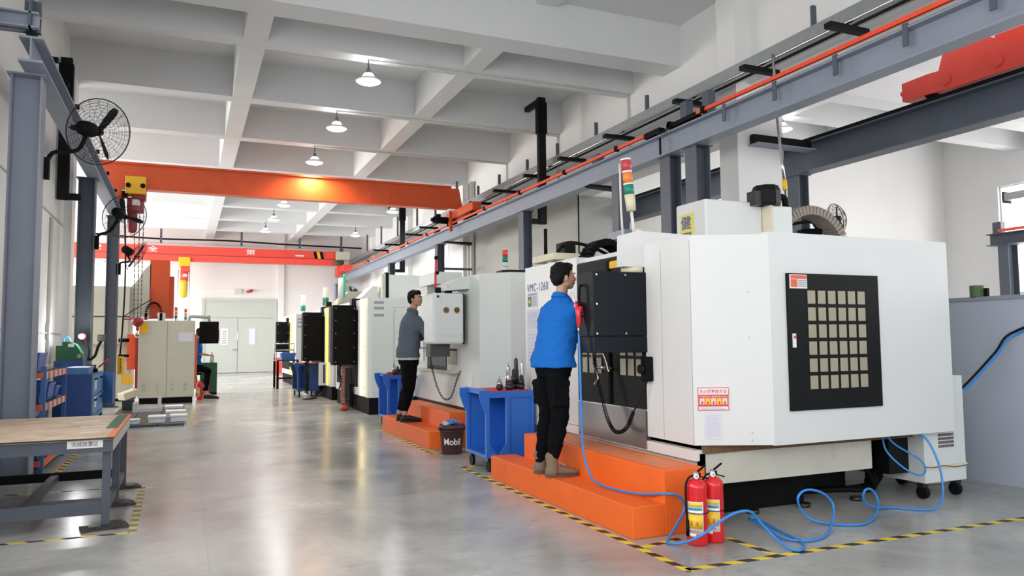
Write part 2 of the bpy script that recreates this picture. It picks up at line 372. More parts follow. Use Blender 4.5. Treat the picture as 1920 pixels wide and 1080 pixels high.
wb = MB(); wb.box(-8.3, -5.4, 35, 35.3, 0, ZS); wb.box(-2.0, 7.46, 35, 35.3, 0, ZS); wb.box(-5.4, -2.0, 35, 35.3, 0, 1.5); wb.box(-5.4, -2.0, 35, 35.3, 4.7, ZS)
wb.box(3.72, 3.98, 34.86, 35, 0, ZS); wb.box(-1.4, 7.46, 34.98, 35, 3.62, 3.64); wb.box(-2, 7.46, 34.90, 35, 5.05, 5.5)
struct(wb, 'wall_back', 'wall_paint')
wr = MB(); wr.box(7.46, 7.76, 13.75, 35, 0, ZS); wr.box(7.46, 7.76, 8.9, 13.75, 4.3, ZS); wr.box(7.46, 7.76, -8, 8.9, 4.98, ZS)
for y in (20.4, 26.3, 32.1): wr.box(7.28, 7.46, y, y+.4, 0, ZB)
for y in (22.2, 24.3, 28.4, 30.5): wr.box(7.45, 7.46, y, y+.02, 0, 5.2)
struct(wr, 'wall_right', 'wall_paint')
struct(B(7.76, 18.9, 13.75, 14.05, 0, ZS), 'wall_bay_right', 'wall_paint')
wz = MB(); wz.box(18.5, 18.8, -8, 14.05, 0, 1.0); wz.box(18.5, 18.8, -8, 14.05, 5.0, ZS); wz.box(18.5, 18.8, 12.3, 14.05, 1, 5); wz.box(18.5, 18.8, -8, -2.2, 1, 5)
struct(wz, 'wall_far_right', 'wall_paint')
pl = MB(); pl.box(7.21, 8.05, 8.5, 8.9, 0, ZS)
struct(pl, 'trim_1', 'wall_paint')
wg = MB(); wg.box(7.44, 7.46, 13.73, 20.4, 0, 4.4); wg.box(7.44, 9.9, 13.73, 13.75, 0, 4.3); struct(wg, 'wall_shade_slab', 'wall_shade')  # thin slabs that put the wall's shade into their colour
# windows (bright daylight behind panes)
def window(n, axis, a, u0, u1, z0, z1, nu, nz, inward):
    fr = MB(); pn = MB(); t = .05
    def bx(mb, u_0, u_1, za, zb, d0, d1):
        if axis == 'x': mb.box(a+d0, a+d1, u_0, u_1, za, zb)
        else: mb.box(u_0, u_1, a+d0, a+d1, za, zb)
    for i in range(nu+1):
        u = u0+(u1-u0)*i/nu; bx(fr, u-t/2, u+t/2, z0, z1, 0, .06)
    for j in range(nz+1):
        z = z0+(z1-z0)*j/nz; bx(fr, u0, u1, z-t/2, z+t/2, 0, .06)
    bx(pn, u0, u1, z0, z1, .02, .035)
    w = struct(fr, 'window_%d' % n, 'window_frame')  # window_4 and window_5 are added, unseen windows
    p = pn.build('pane', 'daylight_pane', w); return w
window(1, 'x', -8.1, 16.6, 33.4, 1.2, 5.2, 8, 3, 1)
window(2, 'y', 35.08, -5.4, -2.0, 1.5, 4.7, 3, 2, -1)
window(3, 'x', 18.58, -2.2, 12.3, 1.0, 5.0, 7, 3, -1)
window(4, 'x', -2.08, -6.5, .5, 1.9, 4.5, 4, 2, 1)  # unseen window, added as a daylight source
window(5, 'x', -2.08, 1.1, 6.8, 1.9, 4.5, 4, 2, 1)  # unseen window, added to light the near machine, steps and faces
# end door
d = MB(); d.box(.60, .72, 34.9, 35, 0, 3.22); d.box(3.57, 3.69, 34.9, 35, 0, 3.22); d.box(.72, 3.57, 34.9, 35, 3.10, 3.22)
door = struct(d, 'door_1', 'door_grey')
B(.72, 3.57, 34.93, 34.99, 2.40, 3.10).build('transom_panel', 'door_grey', door)
B(.72, 2.06, 34.93, 34.98, .02, 2.36).build('door_leaf', 'door_grey', door)
B(2.08, 3.57, 34.93, 34.98, .02, 2.36).build('door_leaf', 'door_grey', door)
B(2.54, 2.80, 34.91, 34.93, 1.22, 1.92).build('vision_pane', 'paper', door, label='small pale glass pane in the right leaf')
B(1.38, 1.68, 34.91, 34.93, 1.22, 1.92).build('notice_pane', 'label_white', door, label='small pane with notices in the left leaf')
nl = MB()
for i in range(6): nl.box(1.42+.02*(i % 2), 1.62, 34.90, 34.91, 1.28+.1*i, 1.32+.1*i)
nl.build('notice', 'ink_grey', door)
MB().cyl((2.02, 34.93, 1.02), (2.02, 34.84, 1.02), .02).obox((2.02, 34.85, 1.02), (1.86, 34.85, 1.02), .02, .03).build('handle', 'chrome', door)
B(2.05, 2.09, 34.905, 34.93, 1.45, 1.75).build('push_plate', 'label_white', door)
# exit box and camera over the door
t = thing('wall_box', 'small white box fixed to the end wall above the grey double doors', 'wall box', (2.05, 35, 3.44))
B(1.92, 2.20, 34.88, 34.98, 3.44, 3.64).build('box', 'conduit', t)
t = thing('surveillance_camera', 'small security camera on a bracket above the grey double doors', 'security camera', (2.5, 35, 3.5))
MB().cyl((2.75, 34.98, 3.60), (2.55, 34.8, 3.60), .03).build('bracket', 'conduit', t)
MB().obox((2.62, 34.78, 3.58), (2.42, 34.6, 3.50), .12, .12).build('housing', 'signal_red', t)
# low partition of the right bay
t = thing('partition_wall', 'low grey-blue partition panel at the right, behind the cooler', 'partition', (6.6, 4.6, 0))
B(6.60, 6.64, .5, 6.6, 0, 1.62).build('panel', 'partition_grey', t)
B(6.585, 6.655, .5, 6.6, 1.62, 1.655).build('cap_rail', 'steel_light', t)

# ------------------------------------------------------------------ runways, columns
XR, XL = 6.35, -1.4
t = thing('crane_runway_beam', 'long grey steel runway beam on the right with the red conductor bar on top', 'steel beam', (XR, 18, 3.93))
ibeam_y(MB(), XR, 1.0, 36.0, 3.93, 4.25, .22).build('girder', 'steel_light', t)
B(XR-.035, XR+.035, 1.0, 36.0, 4.25, 4.29).build('rail', 'black_paint', t)
for y0, y1 in ((1.0, 8.2), (9.35, 33.9), (34.0, 35.9)): MB().box(XR-.125, XR-.085, y0, y1, 4.30, 4.345).build('conductor_bar', 'rail_red', t)
for y in (2.55, 3.3, 4.1, 4.95, 5.8, 6.7, 7.6): B(XR-.115, XR-.10, y-.03, y+.03, 4.06, 4.28).build('stiffener', 'steel_grey', t)
for y in (8.0, 8.75, 10.2, 12, 14, 16, 18.6, 20.5, 22.5, 25, 28): B(XR-.15, XR-.08, y-.03, y+.03, 4.28, 4.36).build('bar_clamp', 'black_matte', t)
B(XR-.118, XR-.10, 9.0, 9.03, 3.95, 4.2).build('joint_plate', 'black_matte', t)
t = thing('crane_runway_beam', 'grey steel runway beam high on the left, running over the left columns', 'steel beam', (XL, 13, 3.95))
ibeam_y(MB(), XL, 8.2, 18.6, 3.97, 4.22, .2).build('girder', 'steel_light', t)
B(XL-.04, XL+.04, 8.2, 18.6, 4.22, 4.27).build('rail', 'black_paint', t)
for y in (8.9, 9.7, 10.6, 11.7, 13, 14.6, 16.2): B(XL+.06, XL+.13, y-.03, y+.03, 4.22, 4.27).build('bar_clamp', 'black_matte', t)
t = thing('end_stop_beam', 'short grey beam across the near end of the left runway beam', 'steel beam', (-1.6, 8.25, 4.27))
m = MB(); m.box(-2.2+.3, -1.33, 8.17, 8.19, 4.27, 4.42); m.box(-1.9, -1.33, 8.1, 8.3, 4.27, 4.285); m.box(-1.9, -1.33, 8.1, 8.3, 4.405, 4.42); m.build('cross_beam', 'steel_light', t)
m = MB(); m.box(-1.47, -1.33, 8.25, 8.27, 4.27, 4.58); m.box(-1.41, -1.39, 8.1, 8.4, 4.27, 4.58); m.build('stop_plate', 'steel_grey', t)

def column(x, y, label, z1=3.93, w=.26, d=.24, group=None, m='steel_grey'):
    t = thing('steel_column', label, 'column', (x, y, 0), 0, group)
    hcol(MB(), x, y, .015, z1-.015, w, d).build('shaft', m, t)
    B(x-w/2-.05, x+w/2+.05, y-d/2-.05, y+d/2+.05, 0, .015).build('base_plate', m, t)
    B(x-w/2-.03, x+w/2+.03, y-d/2-.03, y+d/2+.03, z1-.015, z1).build('cap_plate', m, t)
    return t
column(-1.49, 8.7, 'thick grey steel column at the left, standing behind the wooden-topped table', 3.97, .27, .24, m='steel_light')
column(-1.50, 13.8, 'dark grey steel column behind the blue tool cabinet and bright work lamp', 3.97, .24)
column(-1.43, 17.7, 'slimmer dark grey steel column left of the yellow crane pendant', 3.97, .22)
column(-1.78, 8.14, 'tall pale blue-grey column cut off by the left edge of the photo', 5.0, .2, m='steel_light')
column(XR+.05, 8.37, 'grey column behind the big white machine, nearer of the close pair', 3.93, .24)
column(XR+.05, 9.0, 'grey column behind the big white machine, farther of the close pair', 3.93, .2)
column(XR, 14.0, 'grey column behind the red, green and white signal light of the second machine', 3.93, .2)
column(XR, 19.7, 'dark column with a short horizontal arm, above the white machine with round vents', 3.93, .2)
column(XR, 25.0, 'grey column above the head of the worker in grey, beyond the dark-armed one', 3.93, .2)
column(XR-.02, 35-.3, 'last grey column at the far end of the right runway beam', 3.93, .24, m='steel_light')
def hanger(x, y, z0, z1, br, label, m='black_paint'):
    t = thing('hanger_post', label, 'steel post', (x, y, z0))
    B(x-.08, x+.08, y-.05, y+.05, z0, z1).build('post', m, t)
    if br: B(x-.08, x+.08, y, br, z0, z0+.1).build('brace', m, t) if abs(br) > 3 else B(min(x, x+br), max(x, x+br), y-.04, y+.04, z0, z0+.1).build('brace', m, t)
    B(x-.10, x+.10, y-.07, y+.07, z1-.75, z1-.1).build('clamp_sleeve', 'black_matte', t)
    if z1 > 6: B(x-.05, x+.05, y, y+(.71 if y < 20 else 1.7), z1-.1, z1).build('ceiling_bracket', m, t)
    return t
hanger(6.62, 13.75, 3.65, 6.27, -.25, 'tall black post hanging from the ceiling behind the right runway beam, nearest of its kind')
hanger(6.62, 24.6, 3.6, 6.1, -.25, 'distant black post hanging from the ceiling, left of the orange crane end')
hanger(-1.80, 13.45, 3.55, 5.8, .25, 'black post hanging from the ceiling by the left wall, behind the fan')
t = thing('hanger_post', 'short grey post under the right runway beam, beside the tall signal tower', 'steel post', (6.35, 10.3, 2.9))
B(6.25, 6.45, 10.2, 10.4, 3.0, 3.93).build('post', 'steel_grey', t); B(6.20, 6.50, 9.95, 10.45, 2.88, 3.0).build('brace', 'steel_light', t)
t = thing('steel_bracket', 'dark arm reaching from the dark column toward the right wall', 'bracket', (6.9, 19.7, 3.2))
B(6.45, 7.28, 19.66, 19.74, 3.25, 3.31).build('arm', 'steel_grey', t)
for i, y in enumerate((19.0, 11.2)):
    t = thing('steel_bracket', ['dark wedge bracket under the right runway beam beside the orange crane end', 'dark wedge bracket under the right runway beam above the signal tower'][i], 'bracket', (6.55, y, 3.85))
    MB().prism([(6.24, 3.93), (7.0, 3.93), (7.0, 3.86), (6.3, 3.90)], 'y', y-.1, y+.1).build('plate', 'black_paint', t)

# right bay: second runway beam, its crane carriage, far beam
XB = 8.65
t = thing('crane_runway_beam', 'dark runway beam of the right bay carrying the red crane carriage', 'steel beam', (XB, 6, 3.8))
ibeam_y(MB(), XB, 1.0, 13.7, 3.80, 4.24, .26).build('girder', 'steel_grey', t)
B(XB-.1, XB+.05, 1.0, 13.7, 4.24, 4.30).build('rail', 'black_matte', t)
column(XB, 8.85, 'dark column under the dark beam, at the right edge of the white pillar', 3.80, .2)
t = thing('wall_bracket', 'dark steel bracket tying the white pillar to the dark beam', 'bracket', (8.0, 8.42, 4.1))
m = MB(); m.box(7.42, 8.5, 8.40, 8.48, 4.08, 4.22); m.build('arm', 'black_paint', t)
B(7.40, 8.5, 8.3, 8.5, 4.06, 4.08).build('flange', 'steel_light', t)
t = thing('crane_end_carriage', 'bright red crane end carriage riding on the dark right-bay beam', 'crane', (XB, 6, 4.3))
m = MB(); m.prism([(6.87, 4.36), (6.87, 4.60), (6.5, 4.61), (6.35, 4.60), (4.2, 4.60), (4.2, 4.32), (6.2, 4.33), (6.6, 4.36)], 'x', XB-.10, XB+.10); m.build('carriage', 'crane_red', t)
MB().prism([(6.36, 4.6), (6.28, 4.84), (5.8, 4.86), (5.5, 4.66), (5.3, 4.6)], 'x', XB-.08, XB+.3).build('gusset', 'crane_red', t)
B(XB+.1, 17.3, 5.35, 5.75, 4.5, 4.86).build('bridge_girder', 'crane_red', t)
MB().cyl((XB, 6.87, 4.5), (XB, 6.95, 4.5), .035).build('buffer', 'crane_red', t)
for y in (6.25, 5.6): MB().cyl((XB-.12, y, 4.47), (XB-.10, y, 4.47), .07).build('hub_cap', 'crane_red', t)
for y in (6.5, 4.8): MB().cyl((XB-.05, y, 4.39), (XB+.05, y, 4.39), .09).build('wheel', 'black_matte', t)
XC = 17.4
t = thing('crane_runway_beam', 'short dark beam with a red bar at the far right wall of the right bay', 'steel beam', (XC, 8, 3.4))
ibeam_y(MB(), XC, 1, 11.8, 3.40, 3.68, .3).build('girder', 'steel_grey', t)
B(XC-.17, XC-.13, 1, 11.5, 3.70, 3.76).build('conductor_bar', 'rail_red', t)
B(XC-.05, XC+.1, 11.5, 11.7, 3.68, 3.95).build('end_stop', 'steel_grey', t)
column(XC, 11.4, 'grey column at the right edge of the photo, left one under the far beam', 3.40, .34)
column(XC+.45, 10.9, 'grey column at the right edge of the photo, right one under the far beam', 3.40, .22)
t = thing('cable_duct', 'pale horizontal duct at the upper right edge, above the far beam', 'cable tray', (17.4, 8, 4.4))
B(17.5, 17.75, 1, 11.5, 4.45, 4.62).build('duct', 'galvanised', t)
B(17.48, 17.77, 11.5, 11.52, 4.4, 4.66).build('end_cap', 'black_matte', t)

# cable tray and conduits beside the right runway
t = thing('cable_tray', 'long galvanised cable tray running above the right runway beam', 'cable tray', (6.95, 18, 4.88))
m = MB(); m.box(6.84, 6.86, 1, 34.8, 4.88, 5.04); m.box(7.06, 7.08, 1, 34.8, 4.88, 5.04); m.box(6.86, 7.06, 1, 34.8, 4.88, 4.89); m.build('trough', 'galvanised', t)
MB().cyl((6.78, 1, 4.84), (6.78, 34.8, 4.84), .022).build('conduit', 'chrome', t)
MB().cyl((6.84, 1, 4.80), (6.84, 34.8, 4.80), .018).build('conduit', 'black_paint', t)
tray_hang = None
for i, y in enumerate((5.0, 6.77, 10.4, 12.1, 13.7, 15.2, 16.85, 18.3, 20, 22, 24, 26.5, 29, 31.5)):
    m = B(6.93, 6.99, y-.02, y+.02, 5.04, 5.34+(.46 if y > 19 else .0))
    m.build('hanger', 'steel_grey', t)
for y in (6.05, 7.45, 8.9, 10.9, 12.6, 14.2, 15.9, 17.5, 20.3, 21.9, 23.5, 26.2, 28): B(6.42, 7.0, y-.05, y+.05, 4.70, 4.76).build('support_arm', 'black_paint', t)
for y in (8.3, 8.8): B(6.50, 6.62, y-.07, y+.07, 4.26, 4.70).build('support_post', 'steel_grey', t)
for y in (11.3, 17.9, 20.5): B(6.46, 6.60, y-.09, y+.09, 4.26, 4.50).build('support_post', 'steel_grey' if y < 12 else 'black_paint', t)
t = thing('busbar_collector', 'dark bundle of clamps on the gap in the red conductor bar', 'clamp', (6.3, 8.7, 4.3))
m = MB(); m.obox((6.27, 8.15, 4.31), (6.27, 8.75, 4.30), .1, .06); m.cyl((6.2, 8.75, 4.30), (6.32, 8.75, 4.30), .05); m.obox((6.27, 9.0, 4.31), (6.27, 9.4, 4.31), .1, .08); m.tube([(6.22, 8.7, 4.28), (6.2, 8.9, 4.25), (6.24, 9.1, 4.29)], .015)
m.build('clamps', 'black_matte', t)
# conduits feeding the lamps
for i, y in enumerate((11.73, 14.61, 17.49)):
    t = thing('lamp_conduit', ['thin conduit on the ceiling beam from the nearest hanging lamp to the right wall', 'thin conduit on the ceiling beam from the second hanging lamp to the right wall', 'thin conduit on the ceiling beam from the third hanging lamp to the right wall'][i], 'conduit', (4, y, 5.79))
    MB().tube([(2.6, y, 5.785), (7.30, y, 5.785), (7.41, y-.0, 5.76), (7.43, y, 5.66), (7.43, y, 4.4)], .018, sub=3).build('pipe', 'conduit', t)
t = thing('air_pipe', 'thin pale vertical air drop pipe with a brass valve in front of the white pillar', 'pipe', (6.2, 6.75, 2.8))
MB().tube([(6.72, 7.22, 4.86), (6.74, 7.20, 4.05), (6.76, 7.14, 3.25)], .018, sub=3).build('pipe', 'chrome', t)
MB().cyl((6.76, 7.14, 3.25), (6.765, 7.135, 3.12), .03).build('valve', 'label_yellow', t)
MB().tube([(6.765, 7.135, 3.12), (6.77, 7.13, 3.0)], .012).cyl((6.77, 7.13, 3.0), (6.775, 7.13, 2.91), .02, .035).build('coupling', 'steel_grey', t)
t = thing('rain_pipe', 'paired vertical pipes on the right wall above the orange crane end', 'pipe', (7.38, 19.2, 3))
MB().cyl((7.38, 19.9, .1), (7.38, 19.9, 5.8), .07).cyl((7.38, 20.2, .1), (7.38, 20.2, 5.8), .05).build('pipe', 'conduit', t)
t = thing('overhead_cable', 'black cable slung across the hall on short hangers before the end wall', 'cable', (1.5, 33.8, 5.5))
MB().tube([(-4, 33.8, 5.70), (-1.3, 33.8, 5.57), (1.5, 33.8, 5.60), (3.8, 33.8, 5.54), (7.2, 33.8, 5.50)], .035, sub=5).build('cable', 'cable_black', t)
for x in (-1.0, 2.1, 4.5, 6.3): B(x-.04, x+.04, 33.76, 33.84, 5.4, 6.1 if False else 5.99).build('hanger', 'steel_grey', t)

# ------------------------------------------------------------------ cranes
YC = 17.95
t = thing('overhead_crane', 'orange overhead crane spanning the aisle, nearer of the two', 'crane', (2.4, YC, 4.6))
m = MB(); m.box(-1.75, 6.05, YC-.16, YC+.16, 5.13, 5.17); m.box(-1.75, 6.12, YC-.10, YC+.10, 4.64, 5.13); m.box(-1.75, 6.0, YC-.13, YC+.13, 4.60, 4.64)
m.prism([(6.12, 4.64), (6.36, 4.64), (6.27, 5.13), (6.12, 5.13)], 'y', YC-.10, YC+.10)
m.build('bridge_girder', 'crane_orange', t)
B(3.98, 4.48, YC-.115, YC-.10, 4.62, 5.02).build('splice_plate', 'crane_orange', t)
B(6.22, 6.45, YC-1.2, YC+.8, 4.42, 4.62).build('end_carriage', 'crane_orange', t)
B(-1.55, -1.3, YC-.9, YC+.7, 4.32, 4.52).build('end_carriage', 'crane_orange', t)
for x, y in ((6.33, YC-.95), (6.33, YC+.5)): MB().cyl((x-.08, y, 4.37), (x+.08, y, 4.37), .08).build('wheel', 'black_matte', t)
B(6.10, 6.18, YC+.15, YC+.21, 4.08, 4.60).build('guide_plate', 'crane_orange', t)
m = MB(); m.cyl((5.72, YC+.3, 4.37), (6.10, YC+.3, 4.37), .09); m.box(5.80, 5.90, YC+.25, YC+.35, 4.44, 4.52); m.cyl((5.66, YC+.3, 4.37), (5.72, YC+.3, 4.37), .05); m.build('drive_motor', 'black_matte', t)
t = thing('chain_hoist', 'chain hoist with a yellow trolley hanging from the orange crane', 'hoist', (-1.0, YC, 4.6))
B(-1.24, -.84, YC-.20, YC-.17, 4.48, 4.86, .02).build('trolley_plate', 'yellow', t); B(-1.24, -.84, YC+.17, YC+.20, 4.48, 4.86, .02).build('trolley_plate', 'yellow', t)
for x in (-1.18, -.90): MB().cyl((x, YC-.23, 4.66), (x, YC-.20, 4.66), .05).build('wheel', 'black_matte', t)
m = MB(); m.box(-1.12, -.84, YC-.14, YC+.14, 4.36, 4.52, .03); m.cyl((-1.2, YC, 4.26), (-.88, YC, 4.26), .17); m.box(-1.16, -.9, YC-.18, YC+.1, 4.12, 4.34, .04); m.build('hoist_body', 'dark_red', t)
B(-1.10, -.95, YC-.205, YC-.18, 4.24, 4.36).build('name_plate', 'label_white', t)
MB().lathe((-1.10, YC, 3.66), [(.02, 0), (.08, .03), (.10, .10), (.10, .42), (.06, .46)]).build('chain_bag', 'dark_red', t)
MB().box(-1.5, -1.2, YC-.05, YC+.08, 4.42, 4.56).build('motor', 'black_matte', t)
for k, (x, x2) in enumerate(((-1.06, -1.02), (-.96, -.95), (-.88, -.89))):
    m = MB(); z = 4.1
    while z > 1.85:
        u = (4.1-z)/2.25; xx = x+(x2-x)*u
        if int(z*20) % 2: m.box(xx-.009, xx+.009, YC-.004, YC+.004, z-.05, z)
        else: m.box(xx-.004, xx+.004, YC-.009, YC+.009, z-.05, z)
        z -= .045
    m.build('load_chain', 'tool_dark', t)
m = MB(); m.lathe((-.95, YC, 1.66), [(.03, 0), (.09, .04), (.12, .10), (.11, .17), (.04, .2)]); m.cyl((-.95, YC, 1.58), (-.95, YC, 1.68), .03); m.build('hook_block', 'dark_red', t)
MB().tube([(-.95, YC, 1.6), (-.95, YC, 1.54), (-.99, YC, 1.48), (-.95, YC, 1.43), (-.90, YC, 1.47)], .018).build('hook', 'chrome', t)
MB().tube([(-1.3, YC-.05, 4.45), (-1.24, YC-.1, 4.0), (-1.20, YC-.1, 2.8), (-1.22, YC-.1, 1.8), (-1.26, YC-.1, 1.05)], .018).build('pendant_cable', 'cable_black', t)
m = B(-1.30, -1.18, YC-.16, YC-.05, .66, 1.04, .02); m.build('pendant_control', 'yellow', t)
m = MB()
for k in range(6): m.cyl((-1.24, YC-.17, .72+.05*k), (-1.24, YC-.155, .72+.05*k), .014, n=8)
m.build('push_button', 'black_matte', t)
B(-1.21, -1.0, YC-.28, YC-.17, .46, .66).build('tag_plate', 'yellow', t)

YF = 33.5
t = thing('overhead_crane', 'bright red overhead crane with white characters, farther of the two', 'crane', (1, YF, 4.6))
m = MB(); m.box(-4.2, 6.2, YF-.25, YF+.25, 4.88, 5.24); m.prism([(YF-.25, 4.88), (YF-.16, 4.64), (YF+.16, 4.64), (YF+.25, 4.88)], 'x', -4.2, 6.3); m.build('bridge_girder', 'crane_red', t)
B(-4.2, 6.2, YF-.262, YF-.25, 4.875, 4.90).build('seam', 'dark_red', t)
for ch, x in (('安', -3.45), ('全', -1.45), ('第', 2.25), ('一', 4.25)):
    text(ch, 'character', 'label_white', t, (x, YF-.255, 4.98), (1, 0, 0), (0, 0, 1), w=.36, h=.22 if ch != '一' else .05, depth=.004, bold=.01)
for k, c in enumerate(('black_matte', 'yellow', 'black_matte')):
    x = 5.0+.13*k; MB().prism([(x+.0, 5.2), (x+.13, 5.2), (x+.20, 4.9), (x+.07, 4.9)], 'y', YF-.262, YF-.252).build('warning_stripe', c, t)
B(6.15, 6.55, YF-1.0, YF+1.0, 4.35, 4.62).build('end_carriage', 'crane_red', t)
B(5.98, 6.08, YF-.5, YF-.4, 4.10, 4.6).build('guide_plate', 'crane_red', t)
B(5.95, 6.50, YF-.62, YF-.30, 4.86, 5.20).build('control_box', 'machine_beige', t)
MB().cyl((5.85, YF-.55, 4.72), (6.25, YF-.55, 4.72), .10).build('drive_motor', 'green_dark', t)
B(6.1, 6.24, YF-.5, YF-.36, 5.2, 5.36).build('junction_box', 'steel_grey', t)
t = thing('chain_hoist', 'small far hoist with a yellow trolley under the bright red crane', 'hoist', (-.1, YF, 4.5))
B(-.32, .12, YF-.3, YF+.3, 4.42, 4.80, .03).build('trolley', 'yellow', t)
m = MB(); m.box(-.25, .1, YF-.2, YF+.2, 4.2, 4.42, .04); m.cyl((-.25, YF, 4.05), (.05, YF, 4.05), .22); m.build('hoist_body', 'crane_red', t)
B(-.15, .0, YF-.24, YF-.21, 4.0, 4.1).build('name_plate', 'label_white', t)
MB().lathe((-.12, YF, 3.15), [(.05, 0), (.12, .05), (.13, .55), (.15, .72)]).build('chain_bag', 'yellow', t)
for x in (-.33, .02, .10): MB().cyl((x, YF, 4.3), (x, YF, 2.0), .012, n=6).build('load_chain', 'galvanised', t)

# ------------------------------------------------------------------ hanging lamps
def lamp(x, y, z, label, bulb='bulb', power=110, col=(1, .98, .95), top=ZB):
    t = thing('pendant_lamp', label, 'lamp', (x, y, z), 0, None)
    MB().cyl((x, y, top), (x, y, z+.17), .012, n=8).build('stem', 'steel_grey', t)
    MB().lathe((x, y, z+.06), [(.05, 0), (.05, .05), (.035, .07), (.035, .13), (.015, .15)]).build('socket', 'steel_grey', t)
    MB().lathe((x, y, z), [(.20, -.015), (.205, 0), (.15, .035), (.075, .075), (.05, .085)]).build('lamp_shade', 'lampshade', t)
    MB().lathe((x, y, z), [(.185, -.012), (.15, -.035), (.08, -.05), (.001, -.055)]).build('diffuser', bulb, t)
    MB().lathe((x, y, z+.06), [(.085, 0), (.09, .02), (.07, .05), (.052, .06)]).build('glowing_collar', bulb, t)
    l = bpy.data.lights.new('lamp_glow', 'SPOT'); l.energy = power; l.color = col; l.shadow_soft_size = .19; l.spot_size = math.radians(165); l.spot_blend = .6
    o = bpy.data.objects.new('lamp_glow', l); C.objects.link(o); o.parent = t; o.location = (0, 0, -.10)
    return t
lamp(2.60, 11.73, 5.45, 'brightly lit hanging lamp, nearest of the row over the aisle', 'bulb', 120)
lamp(2.62, 14.61, 5.45, 'lit hanging lamp, second of the row over the aisle', 'bulb', 120)
lamp(2.64, 17.49, 5.42, 'warm hanging lamp just above the orange crane, third of the row', 'bulb_warm', 260, (1, .80, .45))
lamp(2.66, 23.55, 5.45, 'hanging lamp just below the orange crane girder, nearest of the far left row', 'bulb_dim', 330)
lamp(2.66, 26.45, 5.45, 'middle hanging lamp of the three in the far left row', 'bulb_dim', 330)
lamp(2.66, 29.35, 5.45, 'smallest, farthest hanging lamp of the far left row', 'bulb_dim', 330)
lamp(6.02, 23.55, 5.45, 'hanging lamp beside the distant black ceiling post', 'bulb_dim', 330)
lamp(6.02, 29.35, 5.45, 'small hanging lamp above the right end of the bright red crane', 'bulb_dim', 330)
lamp(11.10, 11.73, 5.55, 'lit hanging lamp of the right bay, beyond the runway beam', 'bulb', 300)

# ------------------------------------------------------------------ fans
def fan(hub, ax, R, blade_a, label, arm=None):
    hub = V(hub); ax = V(ax).normalized()
    t = thing('wall_fan', label, 'fan', tuple(hub))
    a = ax.cross(V((0, 0, 1))).normalized(); b = a.cross(ax)*-1
    P = lambda r, th, d: hub+(a*math.cos(th)+b*math.sin(th))*r+ax*d
    cg = MB(); NR = 20
    prof_f = lambda r: .09*math.cos(r/R*PI/2)+.0
    for side in (1, -1):
        for i in range(NR):
            th = 2*PI*i/NR+(0 if side > 0 else PI/NR)
            pts = [P(R*q, th, side*(.02+.10*(1-q*q))) for q in (.18, .45, .7, .88, 1.0)]
            cg.tube(pts, .0022, n=4, sub=2)
        for q in (.18, .30, .42, .53, .64, .74, .83, .91):
            cg.tube([P(R*q, 2*PI*i/28, side*(.02+.10*(1-q*q))) for i in range(29)], .0018, n=4, sub=1)
    cg.tube([P(R, 2*PI*i/32, 0) for i in range(33)], .007, n=6, sub=1)
    cg.build('cage', 'fan_wire', t)
    for k in range(3):
        th = blade_a+k*2*PI/3; bl = MB()
        v = []
        for q, w in ((.12, .022), (.4, .032), (.75, .038), (.9, .018)):
            v += [P(R*q, th-w/(R*q)*.9, -.02), P(R*q, th+w/(R*q)*.9, .025)]
        top = [p+ax*.006 for p in v]
        n = len(v); fs = []
        for i in range(0, n-2, 2): fs += [(i, i+1, i+3, i+2), (n+i, n+i+2, n+i+3, n+i+1)]
        fs += [(0, n, n+1, 1), (n-2, n-1, 2*n-1, 2*n-2)]
        for i in range(0, n-2, 2): fs += [(i, i+2, n+i+2, n+i), (i+1, n+i+1, n+i+3, i+3)]
        bl.add(v+top, fs); bl.build('blade', 'black_paint', t)
    MB().cyl(hub-ax*.03, hub+ax*.06, .05, .035).build('hub', 'black_matte', t)
    MB().lathe(hub-ax*.32, [(.03, 0), (.075, .03), (.085, .1), (.08, .2), (.05, .24)], axis=ax).build('motor', 'black_matte', t)
    if arm:
        MB().tube([hub-ax*.22-V((0, 0, .08))]+[V(p) for p in arm], .022).build('arm', 'black_matte', t)
        e = V(arm[-1]); B(e.x-.06, e.x+.03, e.y-.04, e.y+.04, e.z-.12, e.z+.1).build('bracket', 'black_matte', t)
    return t
fan((-.93, 9.3, 3.63), (.42, .88, .12), .36, 1.25, 'large black wall fan at the upper left, nearest of three', [(-1.10, 9.1, 3.36), (-1.3, 8.95, 3.28), (-1.34, 8.85, 3.1)])
fan((-.97, 13.9, 3.40), (.35, .9, -.1), .36, .3, 'middle black wall fan beside the hoist chains', [(-1.15, 13.75, 3.14), (-1.33, 13.8, 3.06), (-1.35, 13.8, 2.95)])
fan((-.98, 17.6, 3.14), (.85, .15, -.5), .34, 2.2, 'far black wall fan tipped toward the hoist chains, above the machines', [(-1.1, 17.55, 3.02), (-1.28, 17.6, 2.98), (-1.30, 17.65, 2.86)])
fan((5.95, 29.6, 3.18), (-.6, -.6, -.5), .34, .5, 'small distant fan on the far right column', [(6.1, 30, 3.2), (6.2, 30.2, 3.2)])
fan((7.98, 7.5, 2.88), (.3, -.9, .1), .21, .2, 'wire-caged fan showing above the drag chain of the big white machine', [(7.9, 7.9, 2.9), (7.85, 8.42, 2.9)])
